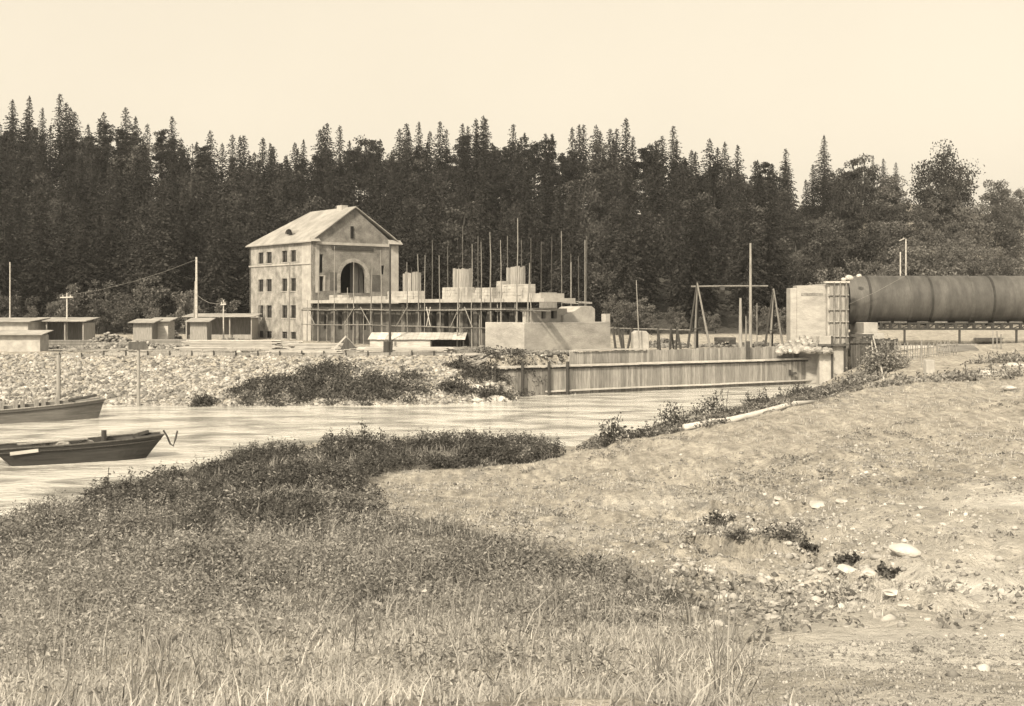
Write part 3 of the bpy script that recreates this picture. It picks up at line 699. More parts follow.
# white block and props beside the concrete block
p = atY(640, 113.5); b = empty('white_hut', (p.x, p.y, gz1(p.x, p.y)), .1, 'small white block-shaped hut with rounded top right of the concrete block', 'hut')
MB().prism([(-.75, -.2), (.75, -.2), (.75, 1.7), (.5, 1.95), (-.4, 2.0), (-.75, 1.8)], -.6, .8).build('body', M['pale_concrete'], b, bevel=.08)
for i, (pa, ta, pb) in enumerate(((613, 328, 616), (618, 327, 623), (622, 330, 624), (632, 328, 627))):
    Y = 114; a = atY(pa, Y, zpy(ta, Y)); c = atY(pb, Y); c.z = gz1(c.x, Y) - .1
    tag(MB().tube([c, a], .13, 6).build('timber_prop', M['dpole']), 'dark slanting prop between the concrete block and the white hut', 'prop', 'props beside the concrete block')
for (pa, ta, pb, pc) in ((671, 328, 670, 674), (677, 329, 681, 676), (658, 329, 660, 658)):
    Y = 116; a = atY(pa, Y, zpy(ta, Y)); c = atY(pb, Y); c.z = gz1(c.x, Y); d = atY(pc, Y + .7); d.z = gz1(d.x, d.y)
    tag(MB().tube([c, a], .13, 6).tube([d, a], .1, 6).build('timber_prop', M['dpole']), 'pair of dark slanting stakes behind the plank wall, right of the white hut', 'prop', 'stakes behind the plank wall')
tag(MB().tube([atY(608, 117, zpy(328, 117)), atY(690, 117.5, zpy(330, 117.5))], .06, 6).build('handrail', M['pole']), 'thin level rail running from the concrete block towards the tripods', 'rail')
p = atY(725, 126); g = gz1(p.x, p.y)
hb = empty('handcart', (p.x, p.y, g), .1, 'low dark cart standing behind the mast at the forest foot', 'cart')
MB().box(-1, 1, -.6, .6, .55, 1.0).build('tray', M['dplank'], hb)
for x in (-.6, .6): MB().tube([(x, -.7, .4), (x, -.6, .4)], .4, 14).build('wheel', M['diron'], hb)

# ------------------------------------------------------------------ pier, lumps, rock heap
def pier():
    Y = 119.0; x = lambda px: (px - 512) / F * Y; z = lambda py: zpy(py, Y)
    P = empty('weir_pier', (0, 0, 0), 0, 'tall pale concrete pier with banded boards at the left end of the iron roller', 'pier')
    MB().box(x(790.5), x(797), Y, Y + 1.8, 0, z(288)).box(x(797), x(826), Y - .05, Y + 1.8, 0, z(285.5)).build('slab', M['concrete'], P, bevel=.06)
    MB().box(x(801), x(823), Y - .058, Y + .2, z(296), z(293)).build('stain_band', M['gable'], P)
    MB().box(x(826), x(846), Y - .6, Y + 7, -2, z(283.6)).build('roller_seat', M['pale_concrete'], P, bevel=.05)
    m = MB()
    for i in range(5):
        a = x(828) + i * .37; m.box(a, a + .34, Y - .72, Y - .61, z(348), z(283) + R(-.1, .15))
    m.build('formwork_boards', M['plank'], P)
    m = MB()
    for py in (295, 309.5, 321.5, 336, 343): m.box(x(826), x(846.5), Y - .9, Y - .74, z(py) - .06, z(py) + .06)
    m.build('formwork_waler', M['plank'], P)
    for px in (831.5, 837.5, 843.5): MB().box(x(px) - .055, x(px) + .055, Y - 1.04, Y - .92, z(352), z(282.5)).build('formwork_stud', M['gable'], P)
    MB().box(x(823), x(847), Y - 1.0, Y - .2, z(283.2), z(281.4)).build('cap_board', M['lplank'], P)
    Y2 = 117.2; x2 = lambda px: (px - 512) / F * Y2
    MB().box(x2(819.5), x2(831.5), Y2, Y - .65, -2, zpy(336, Y2)).build('column', M['pale_concrete'], P, bevel=.05)
    MB().box(x2(832.2), x2(846.5), Y2 + .2, Y - .66, -2, zpy(345, Y2)).build('column', M['pale_concrete'], P, bevel=.05)
    MB().box(x2(831), x2(832.6), Y2 - .15, Y2 + .1, -1, zpy(336, Y2)).box(x2(844), x2(846), Y2 - .1, Y2 + .15, -1, zpy(343, Y2)).build('corner_post', M['dpole'], P)
    MB().box(x2(818), x2(848), Y2 - .3, Y2 + .1, zpy(346, Y2), zpy(344, Y2)).build('column_waler', M['dplank'], P)
pier()
def rock_mesh(name, r, sx=1, sy=1, sz=.75, seed=0, sub=2, jag=.22):
    import bmesh
    bm = bmesh.new(); bmesh.ops.create_icosphere(bm, subdivisions=sub, radius=r)
    rr = random.Random(seed); o = Vector((rr.uniform(-50, 50), rr.uniform(-50, 50), rr.uniform(-50, 50)))
    from mathutils import noise
    for v in bm.verts:
        k = 1 + jag * 1.6 * noise.noise(v.co / r * 1.1 + o) + jag * .5 * noise.noise(v.co / r * 3 + o)
        v.co = Vector((v.co.x * sx, v.co.y * sy, v.co.z * sz)) * k
    me = bpy.data.meshes.new(name); bm.to_mesh(me); bm.free(); return me
for i, (px, py, s) in enumerate([(843.5, 279.6, .26), (849, 278, .38), (859, 276, .26)]):  # plain rounded pale lumps, kind left open
    Y = 119.5 if i < 2 else 121; p = atY(px, Y, zpy(py, Y))
    o = link('lump', rock_mesh('lump', s, 1.1, .9, .85, i + 90, 2, .12), M['white_stone']); o.location = p
    tag(o, ('small pale sack on the cap board of the pier', 'largest pale sack at the corner of the roller top', 'small pale sack on the roller top right of the pier')[i], 'lump', 'pale lumps at the roller end')
# post under the middle sack so that it rests on the seat
for i in range(64):
    t = (i * .618) % 1; px = 780 + 51 * t; hgt = max(.25, 1.45 * (1 - abs(t - .5) * 1.5)); u = ((i * 7) % 16) / 16
    Y = 116.6 + 2.0 * u; p = atY(px, Y)
    o = link('boulder', rock_mesh('boulder', R(.24, .46), R(.9, 1.4), 1, .8, i, 2, .3), M['heap_stone']); o.location = (p.x, Y, 3.25 + hgt * u); o.rotation_euler = (R(-.3, .3), R(-.3, .3), R(0, 6))
    tag(o, 'pale boulder in the heap piled against the concrete pier', 'boulder', 'boulders heaped at the pier')

# ------------------------------------------------------------------ roller, service bridge, supports
RY, RR, RCZ = 124.5, 2.52, zpy(300, 122)
RX0 = (848 - 512) / F * 122 + .25; RX1 = 78.0
def roller():
    G = empty('iron_roller', (RX0, RY, RCZ), 0, 'huge dark riveted iron cylinder lying level beside the concrete pier', 'roller')
    n = 64; L_ = RX1 - RX0; m = MB(); segs = []
    x = 0; k = 0; w_ = 2.1
    vs = []; fs = []
    while x < L_:
        e = min(L_, x + w_); r = RR + (.022 if k % 2 else 0); b = len(vs)
        for xx in (x, e):
            for i in range(n):
                a = 2 * math.pi * i / n; vs.append((xx, r * math.cos(a), r * math.sin(a)))
        fs += [(b + i, b + (i + 1) % n, b + n + (i + 1) % n, b + n + i) for i in range(n)]
        x = e; k += 1
    m.add(vs, fs); sh = m.build('shell', M['iron'], G, smooth=False)
    sh.data.polygons.foreach_set('use_smooth', np.ones(len(sh.data.polygons), bool))
    # hoops over the seams with rivets
    x = 2.1; k = 0
    while x < L_ - 1:
        m = MB(); vs = []; fs = []
        for (xx, r) in ((x - .12, RR), (x - .12, RR + .05), (x + .12, RR + .05), (x + .12, RR)):
            for i in range(n): a = 2 * math.pi * i / n; vs.append((xx, r * math.cos(a), r * math.sin(a)))
        for j in range(3): fs += [(j * n + i, j * n + (i + 1) % n, (j + 1) * n + (i + 1) % n, (j + 1) * n + i) for i in range(n)]
        m.add(vs, fs)
        for i in range(36):
            a = 2 * math.pi * i / 36; r = RR + .05
            for s in (-.07, .07):
                c = Vector((x + s, r * math.cos(a), r * math.sin(a))); m.box(c.x - .02, c.x + .02, c.y - .025, c.y + .025, c.z - .025, c.z + .025)
        m.build('hoop', M['iron'] if k % 2 else M['diron'], G); x += 2.1 * (1 if k % 2 else 2); k += 1
    m = MB(); m.add([(-.05, (RR + .03) * math.cos(2 * math.pi * i / n), (RR + .03) * math.sin(2 * math.pi * i / n)) for i in range(n)], [tuple(range(n))])
    m.tube([(-.35, 0, 0), (-.06, 0, 0)], 1.7, 40).tube([(-.75, 0, 0), (-.34, 0, 0)], .5, 24)
    m.build('end_plate', M['diron'], G)
    # walkway rail poles on top
    for px, top in ((897, 252), (902.5, 239)):
        xx = (px - 512) / F * 127 - RX0
        MB().tube([(xx, 1.4, 1.9), (xx, 1.4, zpy(top, 126) - RCZ)], .07, 6).build('rail_post', M['lplank'], G)
    a = (897 - 512) / F * 126 - RX0
    MB().tube([(a + .2, 1.4, zpy(241, 126) - RCZ), (a + .75, 1.4, zpy(238.5, 126) - RCZ)], .05, 6).build('rail_arm', M['lplank'], G)
roller()
def bridge():
    Y = 122.6; x = lambda px: (px - 512) / F * Y; zt, zb = zpy(322.6, Y), zpy(330, Y)
    B = empty('service_bridge', (0, 0, 0), 0, 'low dark latticed iron gangway running under the roller', 'gangway')
    x0, x1 = x(880), 76
    MB().box(x0, x1, Y, Y + .25, zt - .12, zt).build('top_chord', M['diron'], B)
    MB().box(x0, x1, Y, Y + .25, zb, zb + .16).build('bottom_chord', M['diron'], B)
    m = MB(); q = x0; i = 0
    while q < x1 - .8:
        m.box(q, q + .3, Y + .03, Y + .2, zb + .165, zt - .125)
        m.bar((q + .15, Y + .11, zb + .1), (q + .95, Y + .11, zt - .1) if i % 2 else (q + .95, Y + .11, zb + .4), .1, .1); q += .95; i += 1
    m.build('lattice', M['diron'], B)
    MB().box(x0, x1, Y + .3, Y + 2.6, zb + .05, zb + .15).build('deck', M['dplank'], B)
    for px in (905, 960, 1017, 1080):
        MB().box(x(px) - .09, x(px) + .09, Y + .05, Y + .22, 3.2, zb - .003).build('post', M['dpole'], B)
        MB().box(x(px) - .22, x(px) + .22, Y - .1, Y + .4, 3.2, zpy(344, Y)).build('footing', M['dpole'], B)
    m = MB(); q = x0
    while q < x1:
        m.box(q, q + 1.3, Y + .6, Y + 1.6, zt - .02 + R(-.05, .05), zt + .25); q += R(1.6, 2.4)
    m.build('packing_blocks', M['plank'], B)
bridge()
Y = 120.5; x = lambda px: (px - 512) / F * Y
sb = empty('roller_support', (0, 0, 0), 0, 'pale stepped concrete support under the left end of the roller', 'support')
MB().box(x(862.5), x(884.5), Y, Y + 5.5, 2.4, zpy(333, Y)).build('base', M['pale_concrete'], sb, bevel=.04)
MB().box(x(864), x(878), Y + .05, Y + 5, zpy(333, Y) + .003, zpy(322.5, Y)).build('block', M['pale_concrete'], sb, bevel=.04)
MB().box(x(846.5), x(872), Y - .6, Y - .2, zpy(336.5, Y), zpy(334, Y)).build('platform', M['dplank'], sb)
fn = empty('plank_screen', (0, 0, 0), 0, 'dark screen of upright boards between the pier foot and the bushes', 'fence')
m = MB(); q = x(847.5)
while q < x(893): m.box(q, q + .22, Y - 1.1 + R(-.05, .05), Y - 1.0, 1.0, zpy(337.5 + R(0, 2.5), Y)); q += .25
m.build('boards', M['dplank'], fn)
MB().box(x(846), x(894), Y - 1.26, Y - 1.12, zpy(343, Y), zpy(341, Y)).build('rail', M['dplank'], fn)
for i, (pa, ya, pb, yb) in enumerate(((873, 336, 884.5, 380), (871.5, 341, 876, 376))):
    a = atY(pa, 119, zpy(ya, 119)); b = gpt(pb, yb, 60)
    tag(MB().tube([b + Vector((0, 0, -.1)), a], .06, 6).build('leaning_pole', M['lplank']), ('long pale pole leaning on the roller support', 'shorter pale pole leaning against the dark plank screen')[i], 'pole', 'poles leaning by the roller support')
a = atY(845, 121.4, zpy(306, 121.4)); b = atY(905, 121.6, zpy(276, 121.6))
tag(MB().tube([a, (a + b) / 2 + Vector((0, -.3, -.1)), b], .022, 6).build('rope', M['pole']), 'thin pale rope slanting across the dark roller', 'rope')

# stick fence and litter below the bridge
sf = empty('stick_fence', (0, 0, 0), 0, 'pale fence of thin sticks tied upright below the gangway', 'fence')
a = gpt(897, 362, 80); b = gpt(958, 356, 80)
n = 26
for i in range(n):
    p = a.lerp(b, i / n); p.z = gz1(p.x, p.y); h = zpy(342 + R(-1, 3), p.y)
    MB().tube([(p.x, p.y, p.z - .2), (p.x + R(-.15, .15), p.y + R(-.1, .1), max(h, p.z + .8))], .045, 5).build('stick', M['pole'], sf)
for dz in (.35, .95): MB().tube([(a.x, a.y - .08, gz1(a.x, a.y) + dz), (b.x, b.y - .08, gz1(b.x, b.y) + dz)], .035, 5).build('cross_stick', M['pole'], sf)
p = gpt(929, 374, 70); b = empty('stone_block', p, .1, 'upright pale stone block standing in front of the stick fence', 'stone block')
MB().box(-.29, .29, -.25, .25, -.3, .92).build('block', M['pale_concrete'], b, bevel=.05)
p = gpt(957, 351, 80); b = empty('upturned_boat', p, .15, 'small upturned dark rowing boat lying right of the stick fence', 'boat')
m = MB()
prof = [(-2.0, .05), (-1.4, .5), (0, .75), (1.5, .62), (2.1, .12)]
vs = []
for x_, wd in prof:
    for t in range(7): a_ = math.pi * t / 6; vs.append((x_, -math.cos(a_) * wd, math.sin(a_) * wd * .75))
m.add(vs, [(i * 7 + j, i * 7 + j + 1, (i + 1) * 7 + j + 1, (i + 1) * 7 + j) for i in range(4) for j in range(6)])
m.build('hull', M['hull2'], b, smooth=True); MB().box(-1.9, 1.9, -.04, .04, .48, .62).build('keel', M['plank'], b)
for i, (px, py) in enumerate([(988, 340.5), (915, 349)]):
    p = gpt(px, py, 80); b = empty('board_stack', p, R(-.2, .2), ('small stack of pale boards under the right part of the gangway', 'low pale crate-like stack inside the stick fence')[i], 'board stack')
    m = MB()
    for j in range(3):
        for q in range(3): m.box(-1.4 + R(-.2, .2), 1.4 + R(-.2, .2), -.5 + q * .34, -.18 + q * .34, j * .1 + .003, j * .1 + .09)
    m.build('boards', M['lplank'], b)
for px, top in ((895, 340), (921.5, 340), (993, 330), (997, 331), (1001, 334)):
    p = gpt(px, 349, 100) if px > 950 else gpt(px, 368, 60)
    tag(MB().tube([p + Vector((0, 0, -.2)), (p.x, p.y, zpy(top, p.y))], .05, 6).build('thin_stake', M['pole']), 'thin bare stake rising from the pale ground below the roller', 'stake', 'stakes below the roller')

# ------------------------------------------------------------------ far bank: sheds, lumber, rubble, posts
def shed(name, pa, pb, Y, top, base, depth, lb, m, open_front=False, slope=.35, group='sheds'):
    xa, xb = (pa - 512) / F * Y, (pb - 512) / F * Y; g = gz1((xa + xb) / 2, Y); zt = zpy(top, Y) - g; w_ = xb - xa
    s = empty(name, (xa, Y, g), 0, lb, 'shed', group)
    if open_front:
        MB().box(0, w_, depth - .1, depth, -.2, zt - .1).box(0, .1, 0, depth - .1, -.2, zt - .15).box(w_ - .1, w_, 0, depth - .1, -.2, zt - .15).build('wall', M['plank'], s)
        n = max(3, int(w_ / 2.4))
        for i in range(n + 1):
            x_ = .06 + (w_ - .12) * i / n; MB().box(x_ - .07, x_ + .07, -.12, .02, -.2, zt - .1).build('post', M['plank'], s)
        MB().box(0, w_, .4, .5, 0, .55).build('low_boards', M['plank'], s)
    else:
        MB().wall((0, w_), (-.2, zt), [], .12, lambda u, d, z: (u, d, z)).box(0, .12, .12, depth, -.2, zt).box(w_ - .12, w_, .12, depth, -.2, zt).box(0, w_, depth, depth + .12, -.2, zt).build('wall', M[m], s)
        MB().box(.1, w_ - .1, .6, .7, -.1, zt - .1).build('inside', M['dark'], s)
    MB().add([(-.4, -.5, zt + .0), (w_ + .4, -.5, zt + .0), (w_ + .4, depth + .3, zt + slope), (-.4, depth + .3, zt + slope), (-.4, -.5, zt + .08), (w_ + .4, -.5, zt + .08), (w_ + .4, depth + .3, zt + slope + .08), (-.4, depth + .3, zt + slope + .08)], MB.BF).build('roof', M['tarpaper'], s)
    return s
shed('work_shed', -30, 28, 128, 322, 335, 5, 'pale closed shed at the far left edge of the yard', 'canvas')
shed('open_shed', 28, 84, 131, 321.5, 336, 3.5, 'long open-fronted dark shed left of the stone heap', 'dplank', True)
shed('low_shed', -30, 40, 113, 335, 345, 2, 'low whitish shed in front of the other sheds', 'canvas')
shed('board_hut', 133, 152, 128, 323, 336, 2.4, 'small board hut with a flat roof among stone heaps', 'plank')
shed('tool_hut', 151, 168, 130, 321.5, 336, 2.4, 'taller narrow hut joined to the small board hut', 'lplank')
shed('open_shed', 186, 252, 150, 317, 335, 4, 'long open shed with a pale roof beside the gabled house', 'dplank', True)
shed('tool_hut', 190, 207, 127, 322, 336, 1.8, 'tiny dark hut with an oversized pale roof before the long open shed', 'plank')

def lumber(px, py, lng, wid, n, lb, rz=0, m='lplank', rag=.5):
    p = gpt(px, py, 95); s = empty('lumber_stack', p, rz, lb, 'lumber', 'lumber stacks')
    mm = MB()
    for j in range(n):
        q = -wid / 2
        while q < wid / 2:
            w_ = R(.18, .32); a = R(-rag, rag); b_ = R(-rag, rag); mm.box(-lng / 2 + a, lng / 2 + b_, q, q + w_ - .015, .12 + j * .085 + R(0, .01), .12 + j * .085 + .07); q += w_
    mm.build('boards', M[m], s)
    b2 = MB()
    for x_ in (-lng * .4, 0, lng * .4): b2.box(x_ - .07, x_ + .07, -wid / 2, wid / 2, -.1, .11)
    b2.build('bearers', M['dpole'], s)
    return s
lumber(233, 352, 8.5, 1.6, 12, 'long loose stack of pale boards in front of the gabled house', .04)
lumber(64, 349, 5, 1.4, 9, 'grey stack of boards in front of the long open shed at the left', .05, 'plank')
lumber(112, 350, 4.5, 1.4, 7, 'grey boards stacked before the big stone heap', -.08, 'plank')
lumber(168, 349, 5, 1.4, 10, 'grey stack of boards in front of the narrow hut', .03, 'plank')
lumber(318, 351, 5, 1.4, 7, 'stack of boards left of the canvas tent, before the corner of the scaffolding', .02)
lumber(272, 350, 5, 1.2, 9, 'low stack of pale boards close to the house corner', -.05)
lumber(203, 353, 4.5, 1.2, 5, 'short low stack of boards left of the gabled house', .1)
lumber(305, 354, 6, 1.2, 3, 'thin spread of boards just left of the canvas tent', -.03)
lumber(405, 353, 8, 1.6, 5, 'low stack of pale boards right of the dark mast', .02)
lumber(470, 357, 4.5, 1.0, 2, 'few boards lying flat at the top of the bank by the bushes', -.1)
lumber(515, 353, 4, 1.2, 3, 'small pile of boards at the foot of the concrete block', .1, 'plank')
# raised plank roof over the long lumber pile
p = gpt(418, 349, 100); s = empty('lumber_shelter', p, -.03, 'long low lean-to of pale boards with a dark opening at its right end', 'shelter')
m = MB()
for i in range(22):
    a = -4.9 + i * .44; m.add([(a, -.9, .95 + R(-.02, .02)), (a + .42, -.9, .95 + R(-.02, .02)), (a + .46, 1.6, 1.55), (a + .04, 1.6, 1.55), (a, -.9, 1.02), (a + .42, -.9, 1.02), (a + .46, 1.6, 1.62), (a + .04, 1.6, 1.62)], MB.BF)
m.build('roof', M['lplank'], s)
MB().box(-4.7, 1.3, -.7, -.6, 0, .93).build('front_boards', M['lplank'], s)
MB().box(-4.7, 4.7, 1.2, 1.3, 0, 1.4).build('back_boards', M['dplank'], s)
for x_ in (1.4, 4.6): MB().box(x_ - .06, x_ + .06, -.75, -.63, -.1, .94).build('post', M['dpole'], s)
# canvas tent
p = gpt(346, 351.5, 98); s = empty('canvas_tent', p, .35, 'small ridged canvas tent with a dark right flap among planks', 'tent')
MB().add([(-1.5, -1.1, .0), (-1.2, 1.2, .0), (-.2, -.9, 1.35), (.2, 1.0, 1.5)], [(0, 1, 3, 2)]).add([(-.2, -.9, 1.35), (.2, 1.0, 1.5), (1.35, 1.2, .3), (.95, -1.0, .25)], [(0, 1, 2, 3)]).build('cover', M['canvas'], s)
MB().add([(-.15, -.85, 1.28), (.9, -.95, .24), (.7, -.95, -.1), (-.9, -.9, -.1)], [(0, 1, 2, 3)]).build('flap', M['dplank'], s)
for q in range(5): MB().bar((-2 + q * .5, -1.4 - q * .1, .08 + .05 * q), (.3 + q * .5, -1.3, .12 + .06 * q), .3, .06).build('loose_board', M['lplank'], s)

# retaining boards along the bank top
kb = empty('edge_boards', (0, 0, 0), 0, 'low line of boards and stakes holding the top edge of the stone bank', 'edging')
m = MB(); pts = [gpt(px, 355.5 + (px < 100) * 2, 96) for px in range(60, 480, 22)]
for a, b in zip(pts[:-1], pts[1:]): m.bar((a.x, a.y, a.z + .12), (b.x - .05, b.y, b.z + .12), .08, .28)
m.build('boards', M['plank'], kb)
m = MB()
for a in pts: m.bar((a.x, a.y - .1, a.z - .3), (a.x, a.y - .1, a.z + .42), .1)
m.build('stakes', M['dpole'], kb)

# posts
p = gpt(58.5, 399, 88); tag(MB().tube([p + Vector((0, 0, -.5)), (p.x, p.y, zpy(355, p.y))], [.17, .15], 9).build('mooring_post', M['plank']), 'plain upright mooring post behind the paler barge', 'post')
p = gpt(138.5, 407, 86); s = empty('sign_post', p, 0, 'upright post with a small weathered board at its top on the stone bank', 'sign post')
MB().tube([(0, 0, -.5), (0, 0, zpy(343, p.y) - p.z)], [.14, .12], 8).build('post', M['plank'], s)
zz = zpy(349.5, p.y) - p.z
MB().box(-.72, .66, -.19, -.14, zz, zz + .6).build('board', M['dplank'], s)
def utility(px, top, Y, r, arm, lb, twin=False):
    p = atY(px, Y); g = gz1(p.x, Y); s = empty('utility_pole', (p.x, Y, g), 0, lb, 'utility pole', 'utility poles'); h = zpy(top, Y) - g
    MB().tube([(0, 0, -.3), (0, 0, h)], [r, r * .7], 8).build('post', M['lplank'], s)
    if arm: MB().bar((-arm, -.1, h - .5), (arm, -.1, h - .45), .12).build('crossarm', M['lplank'], s)
    if twin: MB().tube([(-.35, 0, -.2), (-.12, 0, h * .72)], .1, 7).build('stay', M['pole'], s)
    for q in (-.6, .6) if arm else (): MB().tube([(q * arm, -.1, h - .42), (q * arm, -.1, h - .2)], .06, 6).build('insulator', M['white_stone'], s)
    return Vector((p.x, Y - .1, g + h - .3))
t1 = utility(67, 293, 133, .11, .7, 'slim pole with a short crossarm rising behind the long open shed')
t2 = utility(196.5, 257, 139, .17, 0, 'tallest pale pole left of the house, braced by a thinner stay', True)
t3 = utility(223.5, 300, 130, .09, .3, 'short dark-topped pole before the long open shed by the house')
t4 = utility(10, 262, 170, .11, 0, 'thin pale pole at the far left before the forest')
for a, b, lb in ((t1, t2, 'thin wire sagging from the slim pole to the tallest pale pole'), (t2 + Vector((0, 0, -4)), t3, 'thin wire from the tallest pale pole to the short pole by the house')):
    mid = (a + b) / 2 + Vector((0, 0, -.5)); tag(MB().tube([a, a.lerp(mid, .5) + Vector((0, 0, -.12)), mid, mid.lerp(b, .5) + Vector((0, 0, -.12)), b], .022, 5).build('wire', M['pole']), lb, 'wire')

# stones: the pitched bank and the heaps (nobody could count them)
def stones(name, pts, sizes, m):
    import bmesh
    protos = []
    for i in range(8):
        me = rock_mesh('p', 1, R(.8, 1.3), R(.8, 1.1), R(.55, .8), i * 7 + 3, 1, .35)
        v = np.empty(len(me.vertices) * 3); me.vertices.foreach_get('co', v); t = np.array([p.vertices[:] for p in me.polygons]); protos.append((v.reshape(-1, 3), t)); bpy.data.meshes.remove(me)
    V_, T_ = [], []; b = 0
    for (x_, y_, z_), s in zip(pts, sizes):
        v, t = protos[random.randrange(8)]; a = R(0, 6.28); tl = R(-.5, .5); c, s_ = math.cos(a), math.sin(a); v = v * s
        v = np.stack([v[:, 0], v[:, 1] * math.cos(tl) - v[:, 2] * math.sin(tl), v[:, 1] * math.sin(tl) + v[:, 2] * math.cos(tl)], -1)
        V_.append(np.stack([v[:, 0] * c - v[:, 1] * s_ + x_, v[:, 0] * s_ + v[:, 1] * c + y_, v[:, 2] + z_], -1)); T_.append(t + b); b += len(v)
    return tag(link(name, np_mesh(name, np.concatenate(V_), None, np.concatenate(T_)), m), kind='stuff')
N = 26000
Yr = rng.uniform(91.5, 107.5, N); pxr = rng.uniform(-60, 552, N); Xr = (pxr - 512) / F * Yr; Zr = gz(Xr, Yr)
ok = (Zr > -.15) & (Zr < 3.55) & (rng.random(N) < np.interp(Zr, [0, 2.2, 3.5], [1, .75, .35]))
P = np.stack([Xr, Yr, Zr], -1)[ok]
o = stones('rubble', P, np.clip(np.exp(rng.normal(math.log(.105), .42, len(P))), .04, .34), M['stone']); tag(o, 'pale broken stones pitched over the far river bank', 'rubble')
def heap(name, boxes, lb):
    P, S_ = [], []
    for (pa, pb, Y0, Y1, h, n) in boxes:
        for i in range(n):
            Y = R(Y0, Y1); px = R(pa, pb); x_ = (px - 512) / F * Y; u = (px - pa) / (pb - pa); v = (Y - Y0) / (Y1 - Y0)
            P.append((x_, Y, gz1(x_, Y) + h * (1 - (2 * u - 1) ** 2) * (1 - (2 * v - 1) ** 2) * (.75 + .5 * float(vnoise(np.array([px * .13]), np.array([Y * .6]))[0]) * 2) * R(.3, 1) + R(-.1, .1))); S_.append(R(.10, .30))
    o = stones(name, P, S_, M['heap_stone']); tag(o, lb, 'rubble')
heap('stone_heap', [(84, 135, 121, 129, 1.5, 700), (150, 190, 131, 137, 1.6, 400), (205, 250, 127, 133, .8, 350), (60, 190, 113, 121, .9, 1100), (30, 90, 116, 124, .5, 300), (165, 250, 118, 125, .7, 500)], 'heaps of broken stone around the board hut and the open sheds')
heap('stone_heap', [(455, 500, 108, 114, .5, 200), (520, 578, 105, 108.5, .25, 260), (640, 690, 122, 128, .9, 400), (700, 790, 124, 130, .6, 400)], 'low heaps of broken stone around the concrete block and the tripods')

m = MB()
for i in range(330):
    px = R(60, 250) if i % 4 == 3 else R(165, 330) if i % 3 == 0 else R(300, 505) if i % 3 == 1 else R(440, 580); Y = R(107.5, 119); x_ = (px - 512) / F * Y
    if px > 480: Y = R(103.5, 108); x_ = (px - 512) / F * Y
    an = random.gauss(.1, .5); l_ = R(.7, 2.2); a = (x_ - l_ * math.cos(an), Y - l_ * math.sin(an)); b = (x_ + l_ * math.cos(an), Y + l_ * math.sin(an))
    m.bar((*a, gz1(*a) + .05 + R(0, .15)), (*b, gz1(*b) + .06 + R(0, .3)), R(.12, .3), R(.04, .12))
tag(m.build('timber_litter', M['plank']), 'scattered offcuts and boards littering the yard before the hall', 'timber', None, 'stuff')

